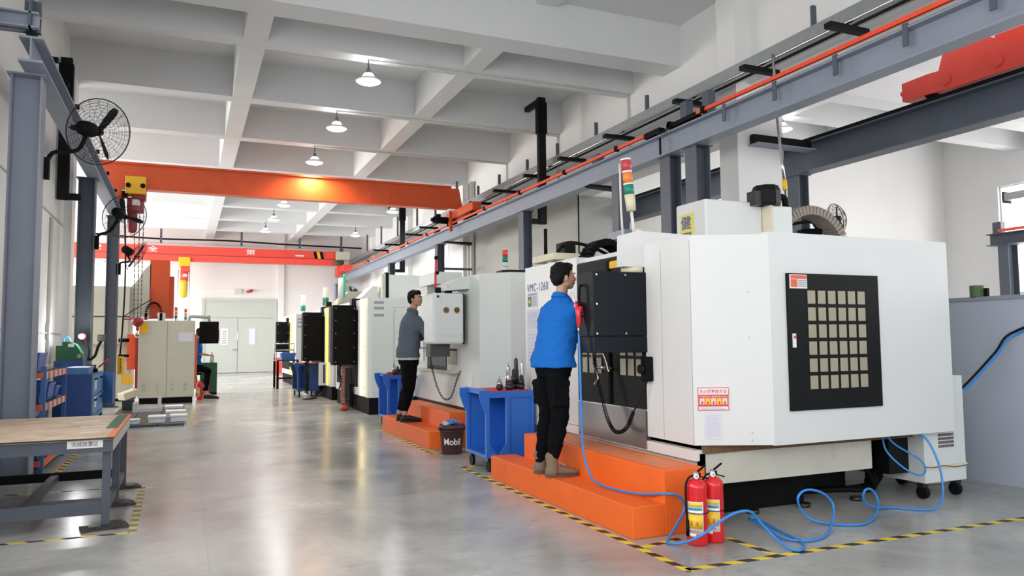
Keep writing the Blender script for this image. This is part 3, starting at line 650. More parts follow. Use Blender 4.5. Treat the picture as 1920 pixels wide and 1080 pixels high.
# ------------------------------------------------------------------ nearest machining centre
def screws(parent, pts, n, r=.008, m='chrome'):
    n = V(n)
    for p in pts: MB().cyl(V(p), V(p)+n*.004, r, n=8).build('screw', m, parent)
t = thing('machining_center', 'largest white machine at the right with a black gridded side window', 'machine', (4.5, 5.8, 0))
M1 = t
body = MB()
body.prism([(3.30, 4.43), (3.81, 4.20), (3.81, 5.02), (3.30, 5.02)], 'z', .55, 2.04)
body.box(3.81, 5.65, 4.20, 4.24, .545, 2.06); body.box(5.31, 5.35, 4.24, 7.3, .545, 2.06); body.box(3.81, 5.35, 4.24, 7.3, 2.0, 2.06)
body.box(3.30, 5.35, 6.14, 7.29, .52, 2.06); body.box(3.34, 3.9, 5.02, 6.14, 1.98, 2.04)
body.build('enclosure', 'machine_white', t)
B(3.298, 3.30, 4.436, 4.439, .56, 2.0).build('seam', 'fin_grey', t)
B(3.298, 3.299, 4.797, 4.80, .56, 1.98).build('seam', 'fin_grey', t)
# lower skirt and base
MB().prism([(3.30, 4.43), (3.30, 7.29), (3.36, 7.29), (3.36, 4.43)], 'z', .44, .515).build('front_skirt', 'machine_white', t)
m = MB(); m.box(3.34, 5.02, 4.42, 4.46, .27, .49); m.box(3.34, 3.38, 4.42, 7.2, .30, .5); m.box(4.98, 5.02, 4.42, 7.2, .27, .49); m.build('coolant_tray', 'machine_cream', t)
B(3.36, 5.6, 4.40, 4.44, .49, .545).build('rust_strip', 'rust', t)
B(3.40, 4.50, 4.66, 7.2, 0, .44).build('base', 'black_matte', t)
B(4.55, 5.2, 4.9, 7.0, .02, .5).build('base', 'black_paint', t)
for x in (3.9, 4.4, 4.95): MB().cyl((x, 4.56, 0), (x, 4.56, .03), .05).build('levelling_foot', 'tool_dark', t)
# front door with windows
door_ = MB()
door_.box(3.30, 3.34, 5.03, 6.13, .75, 1.98); dr = door_.build('door', 'black_paint', t)
for y0 in (5.07, 5.19, 5.31, 5.70, 5.83, 5.95):
    for z0 in (1.01, 1.17, 1.33, 1.49, 1.65):
        m = MB().bevbox(V((3.296, y0+.045, z0+.065)), V((.008, .085, .135)), Matrix.Identity(3), .003); m.build('window_pane', 'frosted', dr)
B(3.285, 3.30, 5.55, 5.58, .76, 1.97).build('door_edge', 'black_matte', dr)
MB().cyl((3.25, 5.48, 1.06), (3.25, 5.72, 1.06), .012).build('handle', 'chrome', dr)
B(3.29, 3.33, 5.03, 6.13, .45, .75).build('splash_panel', 'stainless', t)
B(3.285, 3.335, 5.02, 6.14, .745, .755).build('panel_lip', 'chrome', t)
MB().prism([(3.30, 1.98), (3.32, 2.0), (4.0, 2.12), (4.0, 1.98)], 'y', 5.03, 6.14).build('roof_cover', 'black_paint', t)
B(3.296, 3.30, 5.42, 5.55, 1.90, 1.96).build('warning_sticker', 'yellow', t); B(3.296, 3.30, 5.29, 5.41, 1.90, 1.96).build('warning_sticker', 'ink_red', t)
# side window panel
sp = B(3.955, 4.85, 4.182, 4.20, .78, 1.765).build('side_window', 'black_paint', t)
xs0, xs1, zs0, zs1 = 4.125, 4.715, .915, 1.655
for i in range(6):
    for j in range(6):
        cx = xs0+(xs1-xs0)*(i+.5)/6; cz = zs0+(zs1-zs0)*(j+.5)/6
        m = MB(); m.bevbox(V((cx, 4.179, cz)), V((.072, .008, .098)), Matrix.Identity(3), .012, 3); m.build('window_pane', 'frosted', sp)
nm = B(3.975, 4.135, 4.176, 4.182, 1.655, 1.755).build('name_plate', 'label_white', t, label='small orange and white notice plate')
B(3.982, 4.128, 4.172, 4.176, 1.725, 1.75).build('header', 'rack_orange', nm); B(3.982, 4.04, 4.172, 4.176, 1.665, 1.72).build('picture', 'rack_orange', nm)
for k in range(4): B(4.05, 4.125, 4.172, 4.176, 1.668+.014*k, 1.674+.014*k).build('text_line', 'ink_grey', nm)
lk = B(3.985, 4.012, 4.172, 4.182, 1.23, 1.33).build('lock_tag', 'label_white', t); B(3.99, 4.007, 4.168, 4.172, 1.295, 1.315).build('mark', 'ink_red', lk)
# posters on the oblique panel
A = V((3.30, 4.43)); Bv = V((3.81, 4.20)); dv = (Bv-A).normalized(); nv = V((dv.y, -dv.x)); nv = nv if nv.y < 0 else -nv
def onobl(s, z, d=.004): p = A+dv*s+nv*d; return V((p.x, p.y, z))
def card(s0, s1, z0, z1, m, par, name, d=.004, skew=0, th=.0015, **k):
    mb = MB(); q = [onobl(s0, z0, d), onobl(s1, z0+skew, d), onobl(s1, z1+skew, d), onobl(s0, z1, d)]; e = V((nv.x, nv.y, 0))*th
    mb.add(q+[v-e for v in q], [(0, 1, 2, 3), (7, 6, 5, 4), (0, 4, 5, 1), (1, 5, 6, 2), (2, 6, 7, 3), (3, 7, 4, 0)]); return mb.build(name, m, par, **k)
po = card(.028, .245, .795, .955, 'label_white', t, 'poster', label='pink and white fire safety poster')
D3 = V((dv.x, dv.y, 0))
for a in ((.028, .245, .795, .799), (.028, .245, .951, .955), (.028, .032, .795, .955), (.241, .245, .795, .955)): card(*a, 'ink_red', po, 'border', .0055)
card(.034, .239, .822, .905, 'ink_red', po, 'red_field', .0055)
text('灭火器使用方法', 'headline', 'ink_red', po, onobl(.04, .914, .0056), D3, (0, 0, 1), w=.19, h=.028, bold=.01)
text('干粉灭火器使用方法', 'caption', 'label_white', po, onobl(.04, .885, .0062), D3, (0, 0, 1), w=.19, h=.014)
for k in range(5):
    card(.040+.040*k, .074+.040*k, .836, .880, 'label_yellow' if k % 2 else 'ivory', po, 'picture', .0065)
    card(.052+.040*k, .064+.040*k, .838, .858, 'ink_red', po, 'figure', .0072)
for k in range(2): card(.045, .225-.03*k, .803+.008*k, .806+.008*k, 'ink_grey', po, 'text_line', .0056)
pp = card(.075, .185, .60, .785, 'paper', t, 'record_sheet', skew=-.006, label='white inspection sheet with ruled lines')
for k in range(17): card(.085, .176, .618+.009*k, .6188+.009*k, 'ink_grey', pp, 'ruled_line', .0055, skew=-.006)
for z in (.63, .58, 1.3, 1.62): card(.40, .406, z, z+.01, 'ink_grey', t, 'rivet', .006)
# VMC label, sheets on the left panel (face x = 3.30, text runs toward -y)
text('VMC-1260', 'model_lettering', 'ink_blue', t, (3.299, 7.24, 1.80), (0, -1, 0), (0, 0, 1), w=.50, h=.085, bold=1e-7)
def sheet(y0, y1, z0, z1, m, name, **k): return B(3.294, 3.2985, y1, y0, z0, z1).build(name, m, t, **k)
n1 = sheet(7.22, 6.99, 1.64, 1.79, 'paper', 'instruction_plate')
B(3.291, 3.294, 7.13, 7.21, 1.65, 1.75).build('round_emblem', 'green_dark', n1); MB().cyl((3.291, 7.165, 1.70), (3.289, 7.165, 1.70), .022).build('emblem_centre', 'yellow', n1)
for k in range(5): B(3.291, 3.294, 7.01, 7.10, 1.66+.02*k, 1.667+.02*k).build('text_line', 'ink_grey', n1)
B(3.291, 3.294, 7.0, 7.21, 1.765, 1.78).build('text_line', 'ink_grey', n1)
for (za, zb) in ((1.42, 1.62), (1.08, 1.41)):
    n2 = sheet(7.24, 6.97, za, zb, 'paper', 'record_sheet')
    for k in range(8): B(3.291, 3.294, 7.0, 7.21, za+.02+k*(zb-za-.04)/8, za+.0225+k*(zb-za-.04)/8).build('ruled_line', 'ink_grey', n2)
sheet(6.45, 6.25, 1.45, 1.75, 'label_white', 'notice')
B(3.290, 3.294, 6.28, 6.42, 1.5, 1.7).build('red_print', 'ink_red', t)
# swing arm and control panel
MB().prism([(3.11, 1.865), (3.36, 1.865), (3.47, 2.00), (3.75, 2.02), (3.75, 2.14), (3.25, 2.15), (3.12, 2.115)], 'y', 5.02, 5.12).build('swing_arm', 'machine_white', t)
MB().cyl((3.24, 5.10, 1.82), (3.24, 5.10, 1.87), .09).build('swivel', 'ivory', t)
cp = MB().bevbox(V((3.115, 5.13, 1.573)), V((.575, .26, .495)), Matrix.Identity(3), .006).build('control_panel', 'navy_black', t)
MB().bevbox(V((3.12, 5.13, 1.26)), V((.57, .26, .125)), Matrix.Identity(3), .006).build('lower_console', 'navy_black', cp)
screws(cp, [(x, 5.0, z) for x in (2.855, 3.11, 3.375) for z in (1.795, 1.57, 1.345) if not (x == 3.11 and z == 1.57)], (0, -1, 0))
MB().tube([(2.822, 5.16, 1.72), (2.795, 5.16, 1.70), (2.795, 5.16, 1.50), (2.822, 5.16, 1.48)], .010, sub=2).build('grab_handle', 'black_matte', cp)
B(2.90, 3.33, 5.262, 5.268, 1.45, 1.77).build('screen', 'ink_blue', cp)
# hand wheel pendant with coiled cord
MB().bevbox(V((3.27, 4.965, 1.07)), V((.07, .085, .19)), Matrix.Identity(3), .012).build('hand_wheel_box', 'black_matte', t)
MB().cyl((3.20, 4.965, 1.07), (3.235, 4.965, 1.07), .035).build('hand_wheel', 'black_paint', t)
pts = [(3.26, 4.95, .98), (3.24, 5.0, .86), (3.2, 5.06, .74), (3.2, 5.15, .62), (3.2, 5.25, .565), (3.2, 5.36, .565), (3.2, 5.46, .66), (3.2, 5.55, .84), (3.2, 5.62, 1.0), (3.2, 5.66, 1.16)]
MB().tube(pts[:3], .006).build('cord', 'cable_black', t)
def coil(path, r, turns, wr, name, mm, parent, n=7):
    P = [V(p) for p in path]; Q = []
    m = len(P)
    for i in range(m-1):
        p0 = P[max(i-1, 0)]; p1 = P[i]; p2 = P[i+1]; p3 = P[min(i+2, m-1)]
        for k in range(20):
            u = k/20; Q.append(.5*((2*p1)+(p2-p0)*u+(2*p0-5*p1+4*p2-p3)*u*u+(3*p1-p0-3*p2+p3)*u*u*u))
    Q.append(P[-1]); L = [0]
    for i in range(1, len(Q)): L.append(L[-1]+(Q[i]-Q[i-1]).length)
    out = []; N = turns*10; j = 0
    for i in range(N+1):
        s = L[-1]*i/N
        while j < len(L)-2 and L[j+1] < s: j += 1
        u = (s-L[j])/max(1e-9, L[j+1]-L[j]); p = Q[j].lerp(Q[j+1], u); d = (Q[j+1]-Q[j]).normalized()
        a = d.cross(V((1, .13, .07))).normalized(); b = d.cross(a); th = 2*PI*i/10
        out.append(p+(a*math.cos(th)+b*math.sin(th))*r)
    return MB().tube(out, wr, n=5, sub=1).build(name, mm, parent)
coil(pts[2:], .013, 62, .0045, 'coiled_cord', 'cable_black', t)
MB().tube([(3.19, 5.68, 1.20), (3.19, 5.66, 1.1), (3.2, 5.60, .98), (3.18, 5.63, .92)], .011, sub=3).build('flexible_nozzle', 'chrome', t)
MB().tube([(3.19, 5.50, 1.20), (3.2, 5.45, 1.1), (3.2, 5.42, 1.03)], .012, sub=3).build('flexible_nozzle', 'chrome', t)
# spindle head cover with the yellow sign
m = MB().bevbox(V((4.52, 5.62, 2.29)), V((.64, .44, .50)), Matrix.Identity(3), .02, 3); m.build('head_cover', 'machine_white', t)
B(4.86, 5.10, 5.30, 5.9, 2.04, 2.50, .008).build('side_cover', 'machine_greenwhite', t)
B(4.84, 4.865, 5.29, 5.9, 2.04, 2.50).build('cover_edge', 'ivory', t)
sg = B(4.19, 4.199, 5.57, 5.755, 2.12, 2.44).build('character_sign', 'sign_yellow', t, label='yellow sign with a blue character')
B(4.186, 4.190, 5.58, 5.745, 2.13, 2.43).build('sign_border', 'sign_yellow', sg)
text('健', 'character', 'ink_blue', sg, (4.185, 5.74, 2.295), (0, -1, 0), (0, 0, 1), w=.15, h=.125, bold=.015)
text('国', 'character', 'ink_blue', sg, (4.185, 5.74, 2.14), (0, -1, 0), (0, 0, 1), w=.15, h=.125, bold=.015)
MB().lathe((4.87, 5.38, 2.50), [(.12, 0), (.13, .02), (.13, .14), (.11, .19), (.06, .20)], n=8, smooth=False).build('spindle_motor', 'black_paint', t)
B(4.70, 4.80, 5.32, 5.44, 2.50, 2.63).build('terminal_box', 'tool_dark', t)
MB().tube([(5.0, 5.38, 2.6), (5.08, 5.38, 2.6), (5.1, 5.38, 2.52), (5.09, 5.38, 2.46)], .03).build('conduit_elbow', 'black_matte', t)
# drag chain arch
def drag_chain(c, R, ax0, ax1, w, th, y, parent, mm, name='drag_chain', n=26, flat=1.0, hgt=.5, lab=None):
    mb = MB()
    for i in range(n):
        a = ax0+(ax1-ax0)*i/(n-1); p = V((c[0]+R*math.cos(a)*flat, y, c[1]+hgt*R*math.sin(a)))
        tn = V((-R*math.sin(a)*flat, 0, hgt*R*math.cos(a))).normalized()
        L = abs(ax1-ax0)*R/n*.92
        mb.obox(p-tn*L/2, p+tn*L/2, w, th, up=(p-V((c[0], y, c[1]))).normalized(), bev=.006)
    return mb.build(name, mm, parent, label=lab)
drag_chain((5.56, 2.10), .40, PI, 0, .20, .09, 5.6, t, 'chain_brown', hgt=1.08, flat=1.08, n=32, lab='pale segmented cable carrier arch')
B(5.38, 5.78, 5.9, 6.0, 2.06, 2.35).build('rear_cover', 'machine_white', t)
MB().cyl((5.75, 5.75, 2.12), (5.75, 5.75, 2.38), .12).build('rear_motor', 'black_matte', t)
B(5.85, 6.2, 5.4, 6.2, 2.02, 2.10).build('rear_vent', 'machine_white', t)
# signal tower
sb = V((3.46, 5.4, 2.14)); tp = V((3.385, 5.4, 2.83)); dd = (tp-sb).normalized(); Ls = (tp-sb).length
st = MB().cyl(sb, sb+dd*.26, .014).build('signal_tower', 'machine_white', t)
MB().cyl(sb+dd*.24, sb+dd*.38, .040, .046).build('tower_base', 'ivory', st)
for a, b_, mm in ((.38, .465, 'signal_green'), (.475, .57, 'signal_orange'), (.58, .675, 'signal_red')): MB().cyl(sb+dd*a, sb+dd*b_, .042).build('lens', mm, st)
for a in (.463, .568, .673): MB().cyl(sb+dd*a, sb+dd*(a+.014), .044).build('ring', 'label_white', st)
MB().box(3.38, 3.54, 5.34, 5.46, 2.12, 2.16).cyl((3.44, 5.34, 2.19), (3.5, 5.34, 2.19), .03).build('mounting', 'ivory', st)
MB().tube([(3.34, 5.42, 2.78), (3.345, 5.42, 2.4), (3.36, 5.42, 2.13)], .010, sub=2).build('conduit', 'conduit', st)
# gear on the far left of its roof
B(3.34, 3.72, 6.7, 7.2, 2.10, 2.17, .008).build('tool_changer_plate', 'ivory', t)
MB().cyl((3.22+.16, 6.95, 2.17), (3.22+.16, 6.95, 2.44), .018).build('air_spring', 'black_matte', t)
B(3.5, 3.62, 6.75, 6.95, 2.17, 2.29).build('connector_box', 'black_paint', t)
MB().tube([(3.42, 6.8, 2.15), (3.5, 6.8, 2.26), (3.62, 6.8, 2.29), (3.85, 6.8, 2.25), (4.1, 6.8, 2.15)], .018).build('hose', 'rubber', t)
drag_chain((3.86, 2.03), .22, PI, 0, .2, .07, 6.6, t, 'black_matte', hgt=1.1, n=18)
for x in (3.42, 3.56): MB().cyl((x, 6.9, 2.03), (x, 6.9, 2.10), .04).build('support_foot', 'ivory', t)
MB().cyl((3.78, 6.70, 2.10), (3.78, 6.62, 2.10), .045).build('valve', 'ivory', t)
# cables under the machine
cb = MB()
for k in range(4):
    cb.tube([(5.1+.05*k, 4.7, .5), (5.15+.06*k, 4.65, .25), (5.3+.05*k, 4.7+.05*k, .04), (5.0-.1*k, 4.9, .035), (4.8, 5.1+.1*k, .035)], .022)
cb.build('floor_cables', 'rubber', t)
m = MB(); m.tube([(5.2, 4.75, .42), (5.35, 4.9, .40), (5.5, 5.3, .44)], .02); m.tube([(5.2, 4.75, .34), (5.35, 4.9, .30), (5.5, 5.3, .34)], .02); m.build('floor_cables', 'rubber', t)

# ------------------------------------------------------------------ air gun and blue hose
t = thing('air_gun', 'red air blow gun hanging on the black control panel beside the worker in blue', 'air gun', (2.80, 5.3, 1.4))
MB().tube([(2.80, 5.20, 1.56), (2.795, 5.18, 1.53), (2.795, 5.17, 1.46), (2.79, 5.17, 1.40)], lambda u: .020-.006*u+.008*math.sin(u*PI)).build('grip', 'signal_red' if False else 'ext_red', t)
MB().obox((2.80, 5.24, 1.575), (2.80, 5.14, 1.53), .03, .045, bev=.008).build('body', 'ext_red', t)
MB().tube([(2.80, 5.24, 1.575), (2.81, 5.28, 1.63), (2.82, 5.32, 1.67)], .006).build('nozzle', 'label_white', t)
MB().tube([(2.785, 5.135, 1.53), (2.775, 5.13, 1.49), (2.78, 5.15, 1.45)], .005).build('trigger', 'ink_red', t)
MB().cyl((2.79, 5.17, 1.40), (2.79, 5.17, 1.35), .013, .009).build('coupling', 'chrome', t)
t = thing('air_hose', 'long bright blue air hose running from the red gun over the steps to the floor', 'hose', (2.8, 5.1, .2))
hp = [(2.79, 5.17, 1.35), (2.785, 5.15, 1.1), (2.79, 5.15, .7), (2.80, 5.14, .45), (2.82, 5.08, .28), (2.84, 4.98, .23), (2.86, 4.80, .222), (2.90, 4.60, .225), (2.915, 4.42, .25), (2.95, 4.28, .275), (3.02, 4.245, .26), (3.06, 4.235, .18), (2.98, 4.22, .08), (2.88, 4.17, .015), (2.83, 4.10, .012), (2.86, 4.0, .03), (2.93, 3.90, .09), (3.04, 3.86, .17), (3.16, 3.84, .22), (3.27, 3.84, .215), (3.36, 3.86, .14), (3.42, 3.80, .05), (3.42, 3.68, .012), (3.46, 3.62, .012), (3.60, 3.76, .012), (3.68, 4.05, .012), (3.76, 4.35, .012), (3.70, 4.36, .024), (3.62, 4.1, .024), (3.56, 3.86, .012), (3.70, 3.76, .012), (3.90, 3.84, .014), (4.10, 3.99, .04), (4.20, 4.07, .08), (4.215, 4.10, .14), (4.14, 4.10, .205), (4.03, 4.10, .24), (3.95, 4.10, .235), (3.905, 4.10, .19), (3.95, 4.12, .11), (4.02, 4.10, .04), (4.12, 4.02, .014), (4.28, 3.93, .012), (4.45, 3.98, .012), (4.68, 4.12, .04), (4.76, 4.19, .09), (4.735, 4.20, .15), (4.68, 4.20, .175), (4.635, 4.20, .15), (4.66, 4.22, .08), (4.76, 4.22, .03), (4.95, 4.2, .012), (5.05, 4.08, .012), (5.18, 4.02, .03), (5.27, 4.04, .14), (5.29, 4.08, .33), (5.28, 4.16, .50), (5.27, 4.26, .56)]
MB().tube(hp, .0085, n=8, sub=6).build('hose', 'hose_blue', t)
t = thing('air_hose', 'thin blue hose looping under the white machine beside the cooler', 'hose', (5.1, 4.3, .5))
MB().tube([(5.02, 4.35, .55), (5.0, 4.3, .42), (5.06, 4.2, .3), (5.18, 4.16, .24), (5.27, 4.18, .27), (5.24, 4.2, .35), (5.1, 4.3, .46), (5.04, 4.34, .55)], .007, sub=5).build('hose', 'hose_blue', t)
t = thing('air_hose', 'blue and black hoses stretched up to the right edge in front of the partition', 'hose', (6.2, 4.3, .8))
MB().tube([(5.66, 4.32, .74), (5.95, 4.31, .86), (6.35, 4.3, 1.14), (6.56, 4.3, 1.30), (6.58, 3.9, 1.45)], .010, sub=5).build('hose', 'hose_blue', t)
MB().tube([(5.66, 4.34, .735), (5.95, 4.33, .88), (6.35, 4.32, 1.155), (6.57, 4.32, 1.32), (6.59, 3.9, 1.47)], .010, sub=5).build('cable', 'cable_black', t)

# ------------------------------------------------------------------ orange steps
def steps(x0, x1, x2, y0, y1, y1u, label, slot=True, group=None):
    t = thing('work_step', label, 'step', ((x0+x2)/2, (y0+y1)/2, 0), 0, None)
    MB().box(x0, x1, y0, y1, 0, .207, .006).build('lower_tread', 'step_orange', t)
    m = MB().box(x1, x2, y0, y1u, 0, .425, .006); m.build('upper_tread', 'step_orange', t)
    B(x1+.05, x2-.06, y0+.12, y1u-.5, .4245, .4262).build('worn_patch', 'step_worn', t)
    if slot: B(x1+.22, x2+.002 if False else x2-.004, y0-.003, y0+.002, .26, .34).build('hand_slot', 'black_matte', t)
    return t
steps(2.69, 2.94, 3.275, 4.29, 6.78, 6.56, 'bright orange two-level work step under the worker in blue')
steps(2.71, 2.97, 3.235, 8.84, 11.2, 11.0, 'orange two-level work step under the worker in grey')

# ------------------------------------------------------------------ hazard tape on the floor
def tape(pts, label, m, w=.05):
    mb = MB()
    for a, b in zip(pts[:-1], pts[1:]): mb.obox((a[0], a[1], .0008), (b[0], b[1], .0008), w, .0016)
    o = mb.build('hazard_tape', m, None, loc=(0, 0, 0)); tag(o, label, 'floor tape'); return o
tape([(2.62, 3.58), (2.64, 7.5)], 'yellow and black tape line along the foot of the near orange step', 'hazard_tape_y')
tape([(2.62, 3.62), (6.8, 3.60)], 'yellow and black tape line running to the right in the foreground', 'hazard_tape_x')
tape([(2.66, 4.12), (2.98, 4.19)], 'short tape piece between the orange step corner and the extinguishers', 'hazard_tape_x')
tape([(3.27, 4.08), (3.28, 3.63)], 'short tape piece right of the extinguishers, joining the foreground line', 'hazard_tape_y')
tape([(2.66, 6.84), (3.6, 6.96)], 'tape line crossing behind the near orange step, under the cart', 'hazard_tape_x')
tape([(2.66, 7.48), (3.4, 7.50)], 'tape line crossing between the cart and the brown bucket', 'hazard_tape_x')
tape([(2.64, 8.5), (2.66, 11.3)], 'yellow and black tape line along the foot of the far orange step', 'hazard_tape_y')
tape([(2.62, 8.52), (3.5, 8.40)], 'tape line in front of the brown bucket', 'hazard_tape_x')
tape([(2.64, 8.72), (3.4, 8.66)], 'tape line behind the brown bucket, at the step corner', 'hazard_tape_x')
tape([(-.315, 5.90), (-.335, 7.82)], 'faded yellow tape on the aisle side of the wooden-topped table', 'hazard_faded', .055)
tape([(-.33, 5.93), (-1.8, 5.97)], 'faded yellow tape in front of the wooden-topped table', 'hazard_tape_x', .035)
tape([(-.36, 7.80), (-1.8, 7.86)], 'faded yellow tape behind the wooden-topped table', 'hazard_tape_x', .03)
tape([(-1.17, 8.2), (-1.17, 14.2)], 'yellow and black tape along the foot of the blue rack', 'hazard_tape_y', .055)
tape([(.10, 12.9), (.16, 16.4)], 'pale yellow tape beside the metal blocks on the dark mat', 'hazard_faded', .05)

# ------------------------------------------------------------------ fire extinguishers
def extinguisher(x, y, label, z0=0, s=1.0, name='fire_extinguisher'):
    t = thing(name, label, 'fire extinguisher', (x, y, z0))
    MB().lathe((x, y, z0), [(.055*s, 0), (.063*s, .004*s), (.066*s, .015*s), (.066*s, .355*s), (.067*s, .36*s), (.066*s, .366*s), (.060*s, .385*s), (.042*s, .402*s), (.020*s, .412*s)], n=32).build('cylinder', 'ext_red', t)
    MB().lathe((x, y, z0+.41*s), [(.02*s, 0), (.018*s, .03*s), (.012*s, .045*s)]).build('valve', 'chrome', t)
    MB().obox((x-.012*s, y, z0+.432*s), (x+.085*s, y-.01, z0+.405*s), .016*s, .008*s).obox((x-.005, y, z0+.436*s), (x+.03, y, z0+.435*s), .018*s, .02*s).build('carry_handle', 'black_matte', t)
    MB().obox((x-.01, y, z0+.44*s), (x+.07*s, y-.005, z0+.49*s), .014*s, .008*s).build('squeeze_lever', 'black_matte', t)
    MB().cyl((x-.02*s, y-.022*s, z0+.43*s), (x-.022*s, y-.034*s, z0+.43*s), .017*s).build('gauge', 'label_white', t)
    MB().cyl((x-.022*s, y-.034*s, z0+.43*s), (x-.0222*s, y-.0345*s, z0+.43*s), .008*s).build('dial', 'ink_grey', t)
    MB().tube([(x-.01, y, z0+.43*s), (x-.045*s, y+.01, z0+.42*s), (x-.074*s, y+.01, z0+.37*s), (x-.078*s, y+.005, z0+.25*s), (x-.075*s, y, z0+.14*s)], .007*s).build('hose', 'rubber', t)
    MB().cyl((x-.075*s, y, z0+.16*s), (x-.073*s, y, z0+.06*s), .011*s).build('nozzle', 'rubber', t)
    def band(a0, a1, z_0, z_1, r, m, nme, par):
        mb = MB(); n = 10; vs = []
        for k in range(n+1):
            a = a0+(a1-a0)*k/n; vs += [(x+r*s*math.cos(a), y+r*s*math.sin(a), z0+z_0*s), (x+r*s*math.cos(a), y+r*s*math.sin(a), z0+z_1*s), (x+(r-.001)*s*math.cos(a), y+(r-.001)*s*math.sin(a), z0+z_0*s), (x+(r-.001)*s*math.cos(a), y+(r-.001)*s*math.sin(a), z0+z_1*s)]
        mb.add(vs, [(4*k, 4*k+4, 4*k+5, 4*k+1) for k in range(n)]+[(4*k+2, 4*k+3, 4*k+7, 4*k+6) for k in range(n)]+[(4*k+1, 4*k+5, 4*k+7, 4*k+3) for k in range(n)]+[(4*k, 4*k+2, 4*k+6, 4*k+4) for k in range(n)], True); return mb.build(nme, m, par)
    a0, a1 = math.radians(178), math.radians(268)
    lb = band(a0, a1, .075, .275, .0672, 'label_white', 'label', t)
    band(a0+.05, a1-.08, .245, .27, .0676, 'label_yellow', 'yellow_field', lb)
    band(a0+.05, a1-.08, .222, .243, .0676, 'label_cyan', 'blue_field', lb)
    band(a0+.05, a1-.08, .11, .198, .0676, 'label_yellow', 'yellow_field', lb)
    for k in range(2): band(a0+.35+k*.55, a0+.50+k*.55, .13, .155, .068, 'ink_red', 'symbol', lb)
    for k in range(6): band(a0+.15+.2*k, a0+.28+.2*k, .2265, .238, .068, 'ink_blue', 'character', lb)
    for k in range(5): band(a0+.15+.2*k, a0+.25+.2*k, .205, .210, .068, 'ink_grey', 'text_mark', lb)
    for k in range(4): band(a0+.2+.25*k, a0+.35+.25*k, .09, .098, .068, 'ink_red', 'text_mark', lb)
    band(a0+.15, a0+.85, .060, .078, .0674, 'label_white', 'date_tag', t)
    MB().tube([(x+.069*s*math.cos(q), y+.069*s*math.sin(q), z0+.203*s) for q in [2*PI*k/24 for k in range(25)]], .0028*s, sub=1, n=6).build('strap', 'rubber', t)
    return t
extinguisher(3.005, 4.03, 'left one of the two red fire extinguishers in front of the orange step')
extinguisher(3.145, 4.045, 'right one of the two red fire extinguishers in front of the orange step')

# ------------------------------------------------------------------ cooler, drum, can
t = thing('cooler_unit', 'white cooling unit on castors at the right, rust stains near its base', 'cooler', (5.68, 4.5, 0))
b = B(5.42, 5.90, 4.30, 4.95, .13, .98, .008).build('housing', 'machine_grey', t)
vg = B(5.57, 5.76, 4.296, 4.30, .40, .555).build('vent_grille', 'label_white', t)
for i in range(14):
    for j in range(5): B(5.575+.0132*i, 5.582+.0132*i, 4.293, 4.296, .405+.03*j, .428+.03*j).build('vent_slot', 'ink', vg)
B(5.418, 5.902, 4.292, 4.30, .24, .27).build('rust_band', 'ivory', t)
MB().tube([(5.42, 4.29, .265), (5.5, 4.29, .255), (5.62, 4.289, .262), (5.75, 4.289, .245), (5.9, 4.29, .25)], .004).build('rust_streak', 'rust', t)
B(5.41, 5.42, 4.32, 4.93, .55, .95).build('side_grille', 'black_matte', t)
B(5.20, 5.42, 4.45, 4.95, .2, .55).build('side_unit', 'black_paint', t)
for x in (5.47, 5.85):
    for y in (4.37, 4.88):
        c = MB().cyl((x-.02, y, .05), (x+.02, y, .05), .05).build('castor', 'rubber', t)
        B(x-.03, x+.03, y-.03, y+.03, .095, .13).build('fork', 'tool_dark', c)
t = thing('oil_drum', 'cream drum standing behind the white cooling unit', 'drum', (6.13, 4.90, 0))
MB().lathe((6.13, 4.90, 0), [(.17, 0), (.19, .01), (.19, .25), (.20, .27), (.19, .29), (.19, .55), (.20, .57), (.19, .59), (.19, .88), (.20, .90), (.19, .92), (.1, .925), (.001, .925)], n=28).build('shell', 'drum_cream', t)
for z in (.38, .72): B(6.10, 6.14, 4.702, 4.715, z, z+.03).build('latch', 'rust', t)
t = thing('metal_can', 'olive green can standing on top of the grey partition', 'can', (6.60, 4.63, 1.655))
MB().lathe((6.62, 4.64, 1.655), [(.056, 0), (.058, .005), (.058, .095), (.060, .10), (.055, .104), (.001, .10)]).build('body', 'green_can', t)
MB().box(6.60, 6.63, 4.53, 4.565, 1.655, 1.73).build('handle', 'black_matte', t)

